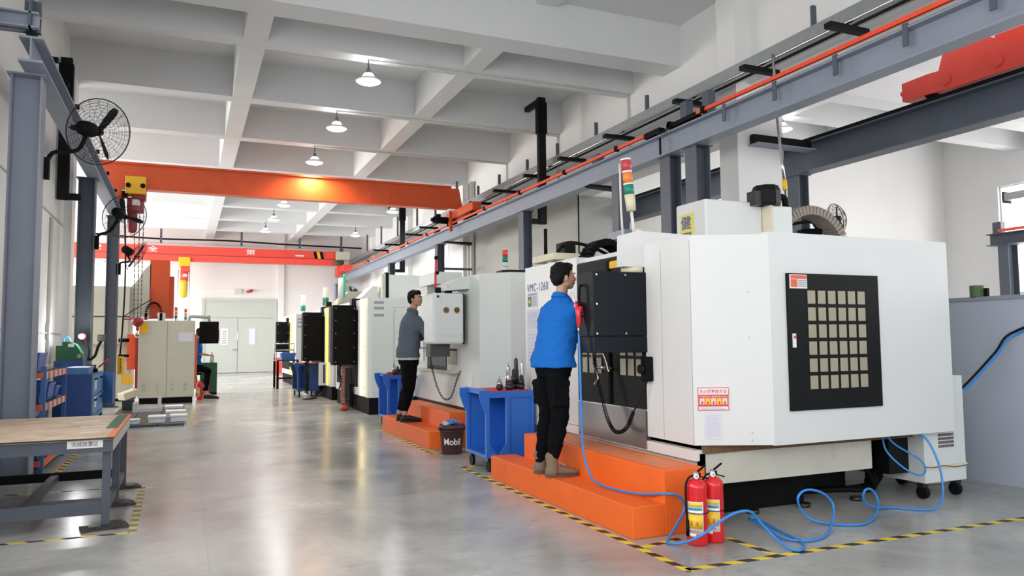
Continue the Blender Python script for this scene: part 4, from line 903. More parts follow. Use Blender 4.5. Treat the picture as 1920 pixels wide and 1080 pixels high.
# ------------------------------------------------------------------ tool carts with tool holders
def tool_cart(x0, x1, y0, y1, label, dark=False, zt=.79):
    t = thing('tool_cart', label, 'tool cart', ((x0+x1)/2, (y0+y1)/2, 0))
    c = 'cabinet_blue' if dark else 'cart_blue'
    B(x0, x1, y0, y1, .14, .17).build('bottom_shelf', c, t)
    m = MB(); m.box(x0, x1, y0, y1, zt-.03, zt); m.box(x0, x0+.02, y0, y1, zt, zt+.02); m.box(x0+.001, x1-.001, y0+.001, y0+.02, zt-.06, zt-.03); m.build('top_frame', c, t)
    tp = B(x0+.03, x1-.02, y0+.02, y1-.02, zt, zt+.006).build('top_mat', 'cloth_red', t)
    B(x1-.02, x1-.001, y0+.002, y1-.001, .17, zt-.031).build('side_panel', c, t); B(x0+.03, x1, y1-.02, y1, .17, zt-.03).build('rear_panel', c, t)
    B(x0+.27*(x1-x0)/.6, x1, y0+.012, y0+.03, .17, zt-.05).build('front_panel', c, t)
    for x in (x0-.001, x0+.25*(x1-x0)/.6, x1-.034): B(x, x+.035, y0-.002, y0+.035, .14, zt-.03).build('post', c, t)
    B(x0-.001, x0+.035, y1-.035, y1+.002, .14, zt-.031).build('post', c, t)
    MB().prism([(x0-.07, zt+.015), (x0, zt+.015), (x0, zt-.22), (x0-.01, zt-.22), (x0-.07, zt-.06)], 'y', y0, y0+.015).build('handle_plate', c, t)
    MB().prism([(x0-.07, zt+.015), (x0, zt+.015), (x0, zt-.22), (x0-.01, zt-.22), (x0-.07, zt-.06)], 'y', y1-.015, y1).build('handle_plate', c, t)
    for xa, s in ((x0+.035, 1), (x0+.25*(x1-x0)/.6, -1)): MB().prism([(xa, .17), (xa+s*.07, .17), (xa, .28)], 'y', y0+.005, y0+.02).build('gusset', c, t)
    for k in range(5): MB().cyl((x0+.06+.035*k, y0+.1, zt-.06), (x0+.06+.035*k, y0+.1, zt-.03), .014, n=10).build('hole_liner', 'ink_red', t)
    for x in (x0+.05, x1-.05):
        for y in (y0+.06, y1-.06):
            w = MB().cyl((x-.014, y, .055), (x+.014, y, .055), .055).build('castor', 'rubber', t)
            B(x-.022, x+.022, y-.02, y+.02, .10, .14).build('fork', 'tool_dark', w)
    return t
tool_cart(2.74, 3.26, 7.02, 7.62, 'bright blue tool cart with red top behind the near orange step')
tool_cart(2.82, 3.22, 11.32, 11.9, 'blue tool cart with red top behind the worker in grey')
tool_cart(2.45, 2.95, 18.55, 19.5, 'dark blue tool cart far down the aisle below a black panel', True)
def tool_holder(x, y, z, h, label, group, kind=0, r=.02):
    t = thing('tool_holder', label, 'tool holder', (x, y, z), 0, group)
    MB().lathe((x, y, z), [(r*1.3, 0), (r*1.35, .012), (r*1.9, .02), (r*1.9, .045), (r*1.5, .05)], n=14).build('flange', 'tool_dark', t)
    mm = 'tool_dark' if kind == 1 else 'chrome'
    MB().lathe((x, y, z+.05), [(r*1.5, 0), (r*1.45, (h-.05)*.55), (r*1.1, (h-.05)*.58), (r*1.05, (h-.05)*.95), (r*.8, h-.05)], n=14).build('collet', mm, t)
    MB().cyl((x, y, z+h), (x, y, z+h+.03), r*.4).build('cutter', 'chrome', t)
g1 = 'tool holders standing on the near blue cart'; g2 = 'tool holders standing on the far blue cart'
spec = [(2.95, 7.10, .11, 'short tool holder, leftmost on the near blue cart', 0), (3.06, 7.13, .24, 'tall silver tool holder, second from the left on the near blue cart', 0), (3.055, 7.08, .09, 'stubby tool holder before the tall silver one on the near blue cart', 1),
        (3.16, 7.22, .20, 'medium dark tool holder behind others on the near blue cart', 1), (3.22, 7.30, .31, 'tallest black tool holder at the middle of the near blue cart', 1), (3.20, 7.12, .14, 'dark tool holder at the front right of the near blue cart', 1)]
for x, y, h, lb, k in spec: tool_holder(x-.02, y+.03, .796, h, lb, g1, k)
tool_holder(3.215, 7.20, .796, .28, 'slim silver tool holder near the waist of the worker in blue', g1, 0, .014)
for x, y, h, lb, k in [(2.92, 11.32, .17, 'slim tool holder, leftmost on the far blue cart', 0), (2.98, 11.34, .12, 'short dark tool holder, second on the far blue cart', 1), (3.03, 11.33, .10, 'squat dark tool holder, third on the far blue cart', 1), (3.12, 11.36, .16, 'silver tool holder behind the worker in grey', 0)]:
    tool_holder(x, y, .796, h, lb, g2, k, .018)
t = thing('rag', 'small red rag lying at the left end of the far blue cart', 'rag', (2.88, 11.45, .80))
MB().ell((2.88, 11.45, .815), .05, .04, .02).build('cloth', 'cloth_red', t)

# ------------------------------------------------------------------ bucket of rags
t = thing('waste_bucket', 'dark brown plastic bucket with worn white lettering, full of rags', 'bucket', (2.86, 8.43, 0))
MB().lathe((2.86, 8.43, 0), [(.115, 0), (.12, .01), (.142, .29), (.152, .295), (.152, .315), (.147, .32), (.147, .335), (.139, .335), (.135, .25), (.001, .24)], n=32).build('pail', 'bucket', t)
MB().lathe((2.86, 8.43, .262), [(.149, 0), (.151, .006), (.149, .012)], n=32).build('rim_band', 'bucket', t)
for s in (-1, 1): MB().cyl((2.86+s*.145, 8.43, .29), (2.86+s*.165, 8.43, .29), .02).build('handle_lug', 'bucket', t)
# lettering follows the front of the pail
c = bpy.data.curves.new('t', 'FONT'); c.body = 'Mobil'; c.offset = .02; to = bpy.data.objects.new('t', c); C.objects.link(to)
dg = bpy.context.evaluated_depsgraph_get(); dg.update(); me = bpy.data.meshes.new_from_object(to.evaluated_get(dg))
bm_ = bmesh.new(); bm_.from_mesh(me); bmesh.ops.triangulate(bm_, faces=bm_.faces)
bmesh.ops.subdivide_edges(bm_, edges=[e for e in bm_.edges if e.calc_length() > .15], cuts=3, use_grid_fill=False); bmesh.ops.triangulate(bm_, faces=bm_.faces)
xs = [v.co.x for v in bm_.verts]; W_ = max(xs)-min(xs); ys = [v.co.y for v in bm_.verts]; H_ = max(ys)-min(ys); mb = MB(); vs = []
fa = math.atan2(-8.43, -2.86)
for v in bm_.verts:
    u = (v.co.x-min(xs))/W_; z = .11+(v.co.y-min(ys))/H_*.075; r = .1215+(.142-.12)*z/.29+.0015; a = fa-.72+u*1.50
    vs.append((2.86+r*math.cos(a), 8.43+r*math.sin(a), z))
bm_.verts.index_update(); mb.add(vs, [tuple(w.index for w in f.verts) for f in bm_.faces]); bm_.free(); bpy.data.objects.remove(to)
mb.build('lettering', 'label_white', t)
def rag(x, y, z, r, m, label, seed, group='crumpled rags in the bucket'):
    mb = MB(); mb.ell((0, 0, 0), r, r*.8, r*.45, n=28, m=16)
    for v in mb.v:
        d = noise.noise(v*22+V((seed, 0, 0)))*.5+noise.noise(v*55+V((0, seed, 0)))*.25
        v += v.normalized()*d*r*.7
        v += V((x, y, z))
    o = mb.build('rag', m, None, loc=(x, y, z)); tag(o, label, 'rag', group); return o
rag(2.80, 8.42, .345, .065, 'rag_white', 'pale rag at the left of the heap in the brown bucket', 1)
rag(2.86, 8.40, .365, .07, 'rag_blue', 'blue rag on top of the heap in the brown bucket', 3)
rag(2.925, 8.42, .345, .055, 'rag_pink', 'pink rag at the right of the heap in the brown bucket', 5)
rag(2.86, 8.48, .335, .085, 'rag_blue', 'darker blue rag at the back of the heap in the brown bucket', 9)
# ------------------------------------------------------------------ second machining centre
t = thing('machining_center', 'grey-white machine behind the worker in grey, with two round vents on its control box', 'machine', (4.4, 9.9, 0))
m = MB()
m.prism([(3.30, 8.66), (3.57, 8.32), (5.5, 8.32), (5.5, 11.4), (3.75, 11.4), (3.75, 9.42), (3.30, 9.42)], 'z', .60, 2.12)
m.box(3.30, 3.75, 10.85, 11.4, .60, 2.12); m.box(3.30, 3.75, 9.42, 10.85, .60, .90); m.box(3.30, 3.75, 9.42, 9.46, .9, 2.12)
m.build('enclosure', 'machine_grey', t)
MB().prism([(3.24, .46), (3.30, .90), (3.40, .90), (3.40, .46)], 'y', 8.92, 11.3).build('apron', 'machine_grey', t)
MB().prism([(3.30, .30), (3.26, .46), (3.40, .46), (3.40, .30)], 'y', 8.92, 11.3).build('skirt', 'vinyl_grey', t)
B(3.36, 5.4, 8.6, 11.3, 0, .60).build('base', 'black_matte', t)
B(3.305, 3.34, 8.62, 8.92, .02, .6).build('base_cover', 'black_paint', t)
dr = B(3.32, 3.36, 9.92, 10.85, .90, 1.95).build('door', 'black_paint', t)
B(3.31, 3.32, 10.0, 10.8, .95, 1.9).build('window_pane', 'vinyl_grey', dr)
fr = B(3.30, 3.35, 9.46, 9.92, .90, 2.0).build('front_panel', 'machine_grey', t); B(3.29, 3.30, 9.50, 9.86, .985, 1.175).build('window_pane', 'frosted', fr)
B(3.285, 3.29, 9.48, 9.88, 1.17, 1.19).build('frame_bar', 'black_matte', fr)
B(3.20, 3.30, 9.85, 11.0, 1.19, 1.215).build('door_rail', 'tool_dark', t)
B(3.18, 3.30, 9.4, 11.2, .875, .90).build('drip_edge', 'machine_cream', t)
MB().prism([(2.98, 1.93), (3.33, 1.96), (3.33, 2.115), (3.22, 2.11), (3.02, 2.02)], 'y', 9.0, 9.5).build('swing_arm', 'machine_grey', t)
B(2.99, 3.02, 8.995, 9.0, 1.97, 2.01).build('arm_plate', 'ivory', t)
cb = MB().bevbox(V((3.02, 9.22, 1.58)), V((.40, .44, .64)), Matrix.Identity(3), .03).build('control_box', 'machine_grey', t)
B(2.905, 3.195, 8.995, 9.0, 1.36, 1.84).build('back_panel', 'machine_grey', cb)
for x in (2.98, 3.12):
    MB().cyl((x, 8.996, 1.685), (x, 8.985, 1.685), .045).build('vent_rim', 'ivory', cb); MB().cyl((x, 8.988, 1.685), (x, 8.980, 1.685), .036).build('round_vent', 'rust', cb)
MB().cyl((2.875, 8.999, 1.855), (2.875, 8.985, 1.855), .014).build('plug', 'black_matte', cb)
screws(cb, [(x, 8.995, z) for x in (2.92, 3.05, 3.18) for z in (1.375, 1.825)], (0, -1, 0), .005, 'ink_grey')
MB().cyl((2.94, 9.2, 1.9), (2.94, 9.2, 1.98), .04).cyl((3.08, 9.2, 1.9), (3.08, 9.2, 1.96), .05).build('swivel', 'black_paint', cb)
B(3.22, 3.26, 9.1, 9.4, 1.26, 1.9).build('hinge_gap', 'black_matte', cb)
MB().box(2.84, 3.1, 9.2, 9.4, 1.10, 1.26).build('keyboard_shelf', 'vinyl_grey', cb)
s2 = MB().cyl((3.6, 8.55, 2.12), (3.6, 8.55, 2.20), .035).build('signal_tower', 'machine_white', t)
for a, b_, mm in ((2.20, 2.26, 'machine_white'), (2.26, 2.33, 'signal_green'), (2.335, 2.41, 'crane_red')): MB().cyl((3.6, 8.55, a), (3.6, 8.55, b_), .035).build('lens', mm, s2)
MB().prism([(3.50, 8.42), (3.58, 8.33), (4.3, 8.33), (4.3, 8.6), (3.5, 8.6)], 'z', 2.12, 2.15).build('roof_plate', 'black_paint', t)
B(3.28, 3.7, 10.4, 11.2, 2.12, 2.30, .01).build('roof_box', 'machine_greenwhite', t)
p5 = MB().tube([(3.02, 9.55, 1.95), (3.02, 9.55, 2.15), (3.03, 9.55, 2.42)], .016, sub=2).build('signal_pole', 'ink_red', t); MB().ell((3.03, 9.55, 2.40), .028, .028, .03).ell((3.04, 9.55, 2.2), .03, .03, .025).build('joint', 'black_matte', p5)
hs = MB().bevbox(V((2.955, 9.62, 1.36)), V((.06, .06, .17)), Matrix.Identity(3), .012).build('handset', 'black_matte', t)
MB().tube([(2.955, 9.62, 1.44), (2.955, 9.61, 1.52)], .01).build('antenna', 'black_matte', hs)
coil([(2.955, 9.62, 1.27), (2.97, 9.58, 1.0), (3.02, 9.5, .72), (3.08, 9.4, .56), (3.14, 9.3, .58), (3.18, 9.2, .78), (3.2, 9.1, .92)], .010, 50, .005, 'coiled_cord', 'cable_black', t)
for z, x in ((.72, 3.262),): MB().tube([(x, 9.05, z), (x-.03, 9.03, z-.06), (x, 9.0, z-.1)], .008).build('hook', 'chrome', t)
B(3.286, 3.30, 11.0, 11.4, 1.0, 1.6).build('notice_board', 'notice' if False else 'label_white', t)
B(3.28, 3.286, 11.05, 11.35, 1.3, 1.55).build('red_notice', 'ink_red', t)

# ------------------------------------------------------------------ row of far machines with black panels and light tubes
def far_machine(y0, y1, label, tube, pend_y, side=True, tall=True, x0=3.0, zt=2.09, px=(2.56, 3.04), body='machine_greenwhite', pz=(.86, 2.0)):
    t = thing('machining_center', label, 'machine', (x0+1, (y0+y1)/2, 0))
    m = MB(); m.prism([(x0, y0+.06), (x0+.06, y0), (5.2, y0), (5.2, y1), (x0, y1)], 'z', .30, zt); m.build('enclosure', body, t)
    B(x0+.02, 5.1, y0+.03, y1-.05, 0, .30).build('base', 'black_matte', t)
    B(x0+.462, 4.908, y0-.003, y0, .372, zt-.172).build('panel_gap', 'fin_grey', t)
    sd = B(x0+.47, 4.9, y0-.006, y0, .38, zt-.18).build('side_panel', body, t)
    screws(sd, [(x, y0-.006, z) for x in (x0+.5, x0+1.0) for z in (.42, .95, 1.45, 1.85)], (0, -1, 0), .01, 'ink_grey')
    for z in (1.75, 1.88, 1.98): B(x0+.10, x0+.28, y0-.004, y0, z, z+.045).build('vent', 'ink_grey', t)
    MB().cyl((x0-.03, y0+.42, .32), (x0-.03, y0+.42, zt-.01), .032, n=12).build('light_tube', tube, t)
    for z in (.45, 1.2): B(x0-.03, x0, y0+.39, y0+.45, z, z+.02).build('tube_clip', 'ivory', t)
    pn = MB().bevbox(V(((px[0]+px[1])/2, pend_y+.15, (pz[0]+pz[1])/2)), V((px[1]-px[0], .3, pz[1]-pz[0])), Matrix.Identity(3), .01).build('control_panel', 'black_matte', t)
    screws(pn, [(x, pend_y, z) for x in (px[0]+.05, px[1]-.08) for z in (pz[0]+.06, pz[0]+.33, pz[0]+.6, pz[0]+.85, pz[1]-.06)], (0, -1, 0), .011, 'ink_grey')
    B(px[1]-.12, x0+.1, pend_y+.05, pend_y+.25, pz[1], pz[1]+.13).build('swing_arm', 'navy_black', t)
    B(x0-.02, x0, y0+.9, y1-.2, .45, 1.9).build('door', 'black_matte', t)
    B(x0-.03, x0-.02, y0+1.2, y0+1.24, 1.0, 1.4).build('handle', 'chrome', t)
    return t
T3 = far_machine(13.45, 16.6, 'pale green-white machine with a lit yellow-white tube, beyond the worker in grey', 'tube_light', 14.5)
b = B(3.50, 4.2, 14.0, 14.8, 2.09, 2.56).build('roof_cabinet', 'machine_greenwhite', T3); B(3.44, 3.50, 13.98, 14.1, 2.09, 2.60).build('roof_column', 'black_matte', T3)
B(3.38, 3.44, 13.98, 14.1, 2.09, 2.58).build('roof_column', 'machine_beige', T3)
B(4.3, 4.6, 14.2, 14.8, 2.09, 2.5).build('roof_box', 'machine_beige', T3)
MB().prism([(3.05, 2.09), (3.34, 2.38), (3.44, 2.38), (3.44, 2.09)], 'y', 14.6, 15.2).build('roof_slope', 'machine_white', T3)
coil([(2.80, 14.62, .86), (2.78, 14.6, .6), (2.76, 14.6, .3), (2.80, 14.62, .06)], .035, 17, .008, 'coiled_hose', 'cable_orange', T3)
coil([(2.94, 14.7, .5), (2.95, 14.7, .3), (2.94, 14.72, .05)], .05, 12, .012, 'coiled_hose', 'cable_black', T3)
MB().tube([(2.74, 14.65, .87), (2.70, 14.66, .72), (2.76, 14.7, .58), (2.72, 14.7, .4)], .016).build('hose', 'cable_black', T3)
m = MB(); m.ell((2.80, 14.6, .05), .09, .09, .05); m.build('hose_bundle', 'cable_orange', T3)
B(2.86, 2.98, 14.9, 15.3, .10, .80).build('chip_bin', 'vinyl_grey', T3)
T4 = far_machine(17.2, 20.2, 'machine beyond the pale green one, with a yellow tube and its own black panel', 'tube_light_yellow', 18.2, px=(2.52, 3.07), body='machine_white')
B(2.93, 3.07, 17.13, 17.19, .85, 2.09).build('corner_post', 'steel_light', T4)
B(2.70, 2.86, 17.0, 17.04, .35, .85).build('name_board', 'label_white', T4)
B(2.79, 2.83, 16.99, 17.0, .4, .8).build('board_mark', 'ink', T4)
B(2.88, 3.0, 17.2, 17.5, 2.09, 2.2).build('roof_box', 'navy_black', T4)
MB().prism([(3.1, 2.09), (3.4, 2.45), (4.3, 2.45), (4.3, 2.09)], 'y', 17.3, 18.2).build('roof_cabinet', 'machine_beige', T4)
g = MB().cyl((3.22, 17.3, 2.2), (3.22, 17.3, 2.75), .06).build('signal_tower', 'label_white', T4); MB().cyl((3.30, 17.32, 2.3), (3.30, 17.32, 2.85), .03).build('lens', 'green_glass', g)
coil([(2.62, 18.3, .88), (2.63, 18.3, .5), (2.62, 18.3, .1)], .05, 16, .012, 'coiled_hose', 'cable_black', T4)
MB().tube([(2.72, 17.3, .05), (2.5, 17.4, .03), (2.45, 17.7, .02), (2.7, 17.8, .03), (2.9, 17.5, .2), (2.86, 17.3, .5)], .012).build('floor_cables', 'cable_black', T4)
T5 = far_machine(23.6, 26.6, 'farthest machine of the right row, pale with an amber tube near the end wall', 'tube_light_yellow', 24.8, px=(2.62, 3.05), body='machine_white', zt=2.15, pz=(1.0, 1.95))
for (x, y, z0, z1, lb, k) in ((3.3, 23.9, 2.15, 2.75, '', T5), (3.1, 18.6, 2.09, 2.62, '', T4)):
    g = MB().cyl((x, y, z0), (x, y, z1), .07).build('signal_tower', 'label_white', k); MB().cyl((x, y, z0+.1), (x, y, z0+.28), .075).build('lens', 'signal_green', g)

# small table, crates, red cabinet at the end of the row
t = thing('work_table', 'small black-legged steel table by the far machines, with trays on it', 'table', (2.65, 22.5, 0))
B(2.35, 2.95, 22.1, 23.0, .77, .81).build('table_top', 'tool_dark', t)
for x in (2.38, 2.92):
    for y in (22.13, 22.97): B(x-.03, x+.03, y-.03, y+.03, 0, .77).build('leg', 'black_matte', t)
B(2.38, 2.92, 22.11, 22.15, .28, .32).build('rail', 'black_matte', t)
t = thing('parts_bin', 'small blue bin on the far steel table', 'bin', (2.7, 22.5, .81)); MB().prism([(2.52, .81), (2.86, .81), (2.90, 1.0), (2.48, 1.0)], 'y', 22.3, 22.7).build('bin', 'bin_blue', t)
t = thing('wire_stand', 'open chrome frame on the far steel table', 'rack', (2.5, 22.8, .81))
MB().tube([(2.36, 22.85, .81), (2.36, 22.85, 1.22), (2.40, 22.85, 1.26), (2.86, 22.85, 1.26), (2.90, 22.85, 1.22), (2.90, 22.85, .81)], .02, sub=2).build('frame', 'chrome', t); B(2.36, 2.90, 22.83, 22.87, 1.06, 1.10).build('shelf', 'chrome', t)
t = thing('steel_cabinet', 'low red cabinet on the floor beside the grey double doors', 'cabinet', (3.7, 33.3, 0))
b = B(3.42, 4.0, 33.0, 33.5, .03, .66).build('body', 'crane_red', t); B(3.46, 3.96, 32.985, 33.0, .36, .63).build('door', 'crane_red', t); B(3.46, 3.96, 32.985, 33.0, .06, .33).build('door', 'crane_red', t)
B(3.55, 3.85, 32.98, 32.985, .5, .54).build('lettering', 'label_white', t)
t = thing('electric_box', 'pale slim switch box on the end wall between doors and red cabinet', 'switch box', (3.9, 34.9, 1)); B(3.76, 3.96, 34.80, 34.86, .95, 1.25).build('box', 'conduit', t)
t = thing('steel_cabinet', 'wide grey cabinet behind the far tool cart', 'cabinet', (3.2, 21.5, 0)); B(3.05, 3.6, 21.3, 22.0, 0, 1.9).build('body', 'machine_grey', t); B(3.02, 3.05, 21.4, 21.9, .9, 1.8).build('door', 'navy_black', t)

# ------------------------------------------------------------------ left side: table
t = thing('work_table', 'wide steel worktable with a worn wooden top in the left foreground', 'table', (-1.1, 6.95, 0))
B(-1.80, -.455, 6.08, 7.95, .628, .645).build('table_top', 'wood', t)
m = MB(); m.box(-1.80, -.452, 6.075, 6.085, .632, .643); m.build('metal_edging', 'tool_dark', t)
B(-.500, -.450, 6.08, 7.95, .630, .6458).build('edge_trim', 'step_worn', t, label='orange and green taped edge')
B(-.56, -.475, 6.7, 7.9, .6453, .6462).build('green_tape', 'green_dark', t)
B(-1.35, -.62, 6.25, 7.0, .6403, .6408).build('worn_patch', 'wood_dirty', t) if False else None
m = MB(); m.box(-1.80, -.46, 6.10, 6.12, .54, .628); m.build('apron', 'steel_grey', t)
B(-1.80, -.46, 7.86, 7.88, .53, .61).build('apron', 'steel_grey', t); B(-.48, -.46, 6.12, 7.88, .54, .628).build('apron', 'conduit', t)
for x in (-.50, -1.76):
    for y in (6.17, 6.98, 7.78):
        B(x-.026, x+.026, y-.026, y+.026, .03, .60).build('leg', 'steel_grey', t)
        B(x-.10, x+.10, y-.09, y+.09, .015, .03).build('foot_plate', 'tool_dark', t)
        MB().obox((x-(.15 if x > -1 else .10), y-.04, .0075), (x+.14, y+.02, .0075), .17, .015).build('foot_board', 'wood_dirty', t)
B(-1.76, -.50, 6.155, 6.185, .10, .19).build('stretcher', 'steel_grey', t); B(-1.76, -.50, 7.765, 7.795, .10, .175).build('stretcher', 'black_paint', t)
B(-1.06, -1.0, 6.18, 7.78, .10, .16).build('stretcher', 'steel_grey', t); B(-.515, -.485, 6.2, 7.78, .10, .16).build('stretcher', 'steel_grey', t)
lb = B(-.742, -.522, 6.094, 6.0995, .575, .632).build('label_plate', 'label_white', t)
text('完成放置区', 'lettering', 'ink', lb, (-.715, 6.0935, .587), (1, 0, 0), (0, 0, 1), w=.165, h=.034)
for (x0, y0, dx, dy) in ((-.75, 6.9, .25, .04), (-.85, 7.3, .20, .03), (-.7, 6.45, .12, .02)):
    MB().obox((x0, y0, .6453), (x0+dx, y0+.35*dx, .6453), dy, .0006).build('paint_mark', 'label_white', t)

# ------------------------------------------------------------------ rack with blue bins
t = thing('storage_rack', 'low blue and orange rack with red-white edges, behind the left column', 'rack', (-1.58, 9.7, 0))
for x in (-1.86, -1.31):
    for y in (8.92, 10.35): B(x-.022, x+.022, y-.022, y+.022, 0, 1.08).build('upright', 'rack_blue', t)
for z in (.14, .70, 1.02):
    B(-1.86, -1.30, 8.90, 10.37, z-.01, z+.005).build('shelf', 'black_paint', t)
    B(-1.86, -1.31, 8.89, 8.90, z-.06, z).build('beam', 'rack_orange', t); B(-1.86, -1.31, 10.37, 10.38, z-.06, z).build('beam', 'rack_orange', t)
    B(-1.30, -1.285, 8.94, 10.33, z-.065, z+.005).build('edge_lip', 'rack_orange' if z < .2 else 'red_white', t)
MB().obox((-1.86, 8.9, .2), (-1.31, 8.9, .6), .012, .03).build('brace', 'rack_blue', t)
def bin_(x0, x1, y0, y1, z, h, label, m='bin_blue'):
    t = thing('parts_bin', label, 'bin', ((x0+x1)/2, (y0+y1)/2, z), 0, 'blue plastic bins on the low rack')
    s = .02; b = MB()
    b.add([(x0+s, y0+s, z), (x1-s, y0+s, z), (x1-s, y1-s, z), (x0+s, y1-s, z), (x0, y0, z+h), (x1, y0, z+h), (x1, y1, z+h), (x0, y1, z+h),
           (x0+.012, y0+.012, z+h), (x1-.012, y0+.012, z+h), (x1-.012, y1-.012, z+h), (x0+.012, y1-.012, z+h), (x0+s+.01, y0+s+.01, z+.01), (x1-s-.01, y0+s+.01, z+.01), (x1-s-.01, y1-s-.01, z+.01), (x0+s+.01, y1-s-.01, z+.01)],
          [(0, 1, 2, 3), (0, 1, 5, 4), (1, 2, 6, 5), (2, 3, 7, 6), (3, 0, 4, 7), (4, 5, 9, 8), (5, 6, 10, 9), (6, 7, 11, 10), (7, 4, 8, 11), (8, 9, 13, 12), (9, 10, 14, 13), (10, 11, 15, 14), (11, 8, 12, 15), (12, 13, 14, 15)])
    b.build('tub', m, t)
    r = MB(); r.box(x0-.006, x1+.006, y0-.006, y0, z+h-.025, z+h); r.box(x0-.006, x1+.006, y1, y1+.006, z+h-.025, z+h); r.box(x1, x1+.006, y0, y1, z+h-.025, z+h); r.box(x0-.006, x0, y0, y1, z+h-.025, z+h); r.build('rim', m, t)
    return t
t = bin_(-1.84, -1.36, 8.98, 9.45, 1.025, .19, 'blue bin on top of the rack, near end')
B(-1.60, -1.52, 8.985, 8.99, 1.08, 1.12).build('card', 'label_white', t)
bin_(-1.84, -1.34, 9.0, 9.40, .705, .22, 'blue bin on the middle rack shelf, near end')
bin_(-1.84, -1.34, 9.50, 9.90, .705, .18, 'blue bin in the middle of the middle rack shelf')
bin_(-1.84, -1.34, 9.98, 10.3, .705, .12, 'blue bin on the middle rack shelf, far end')
bin_(-1.84, -1.34, 9.0, 9.40, .145, .24, 'blue bin on the bottom rack shelf, near end')
bin_(-1.84, -1.34, 9.55, 10.0, .145, .22, 'blue bin on the bottom rack shelf, far end')
t = thing('wooden_box', 'small wooden tray lying on the rack top behind the column', 'box', (-1.6, 9.9, 1.025)); B(-1.84, -1.4, 9.6, 10.2, 1.025, 1.07, .005).build('box', 'wood', t)

# ------------------------------------------------------------------ blue tool cabinet
t = thing('tool_cabinet', 'dark blue tool cabinet with light blue drawer fronts beside the second left column', 'cabinet', (-1.3, 12.2, 0))
B(-1.48, -1.14, 11.5, 12.95, .06, .90).build('body', 'cabinet_blue', t)
B(-1.46, -1.16, 11.55, 12.9, 0, .06).build('plinth', 'black_matte', t)
for z0, z1 in ((.08, .34), (.36, .60), (.62, .88)):
    for y0, y1 in ((11.53, 12.20), (12.24, 12.92)):
        d = B(-1.14, -1.125, y0, y1, z0, z1).build('drawer', 'cabinet_lightblue', t)
        B(-1.125, -1.112, y0+.2, y1-.2, z1-.07, z1-.045).build('handle', 'black_matte', d)
for z in (.44, .68): B(-1.125, -1.118, 11.75, 11.92, z, z+.14).build('paper_label', 'label_white', t)
MB().obox((-1.12, 12.95, .65), (-.98, 12.80, .65), .02, .46).build('open_door', 'cabinet_lightblue', t)
t = thing('parts_bin', 'light blue tray on top of the dark blue tool cabinet', 'bin', (-1.34, 11.9, .9)); MB().prism([(-1.46, .90), (-1.20, .90), (-1.18, .99), (-1.48, .99)], 'y', 11.6, 12.2).build('tub', 'cabinet_lightblue', t)
t = thing('bench_vise', 'small black clamp tools on the blue cabinet, near its edge', 'vise', (-1.2, 12.4, .9))
MB().box(-1.28, -1.16, 12.35, 12.5, .90, .95).box(-1.25, -1.19, 12.3, 12.55, .95, 1.0).build('base', 'black_matte', t); MB().cyl((-1.14, 12.4, .97), (-1.02, 12.3, 1.08), .012).build('lever', 'ink_red', t)
t = thing('bench_grinder', 'dark green machine on a blue stand behind the tool cabinet, below the work lamp', 'machine', (-1.6, 13.28, 0))
B(-1.80, -1.42, 13.08, 13.48, 0, 1.05).build('stand', 'cabinet_blue', t)
MB().prism([(-1.78, 1.05), (-1.42, 1.05), (-1.44, 1.16), (-1.52, 1.30), (-1.60, 1.34), (-1.70, 1.34), (-1.70, 1.28), (-1.78, 1.28)], 'y', 13.1, 13.46).build('housing', 'green_dark', t)
MB().tube([(-1.70, 13.25, 1.34), (-1.69, 13.25, 1.40), (-1.64, 13.25, 1.41), (-1.61, 13.25, 1.35)], .012).build('lifting_ring', 'hose_blue', t)
B(-1.62, -1.54, 13.09, 13.1, 1.26, 1.31).build('name_plate', 'label_white', t); MB().cyl((-1.47, 13.1, 1.12), (-1.47, 13.06, 1.12), .03).build('knob', 'chrome', t)
t = thing('work_lamp', 'glaring lit work lamp above the green machine at the left', 'lamp', (-1.45, 13.3, 1.05))
MB().tube([(-1.38, 13.3, 1.05), (-1.36, 13.3, 1.2), (-1.42, 13.3, 1.36), (-1.46, 13.28, 1.42)], .012).build('arm', 'black_matte', t)
MB().lathe((-1.46, 13.3, 1.42), [(.02, .05), (.05, .02), (.055, -.01)], axis=(0, -1, 0)).build('shade', 'ink_red', t)
MB().ell((-1.47, 13.26, 1.42), .04, .03, .035).build('bulb', 'work_lamp', t)
l = bpy.data.lights.new('work_glow', 'POINT'); l.energy = 14; l.shadow_soft_size = .05; o = bpy.data.objects.new('work_glow', l); C.objects.link(o); o.location = (-1.46, 13.16, 1.42)
t = thing('gooseneck_lamp', 'black gooseneck lamp bent upward beside the dark column, unlit', 'lamp', (-1.25, 13.6, .95))
MB().tube([(-1.36, 13.4, 1.06), (-1.30, 13.5, 1.12), (-1.27, 13.6, 1.26), (-1.22, 13.6, 1.36)], .022).build('neck', 'black_matte', t); B(-1.28, -1.16, 13.54, 13.66, 1.34, 1.45, .01).build('head', 'tool_dark', t)
# wall conduits at the left
t = thing('wall_conduit', 'thin pale conduits crossing the left wall at chest height', 'conduit', (-1.88, 10, 1.4))
MB().cyl((-1.885, .6, 1.47), (-1.885, 14.3, 1.47), .012).cyl((-1.885, .6, 3.25), (-1.885, 14.3, 3.25), .010).build('conduit', 'conduit', t)
MB().cyl((-1.87, 13.0, .3), (-1.87, 13.0, 3.2), .025).build('vertical_conduit', 'conduit', t); B(-1.90, -1.85, 12.93, 13.07, 1.38, 1.6).build('junction_box', 'conduit', t)

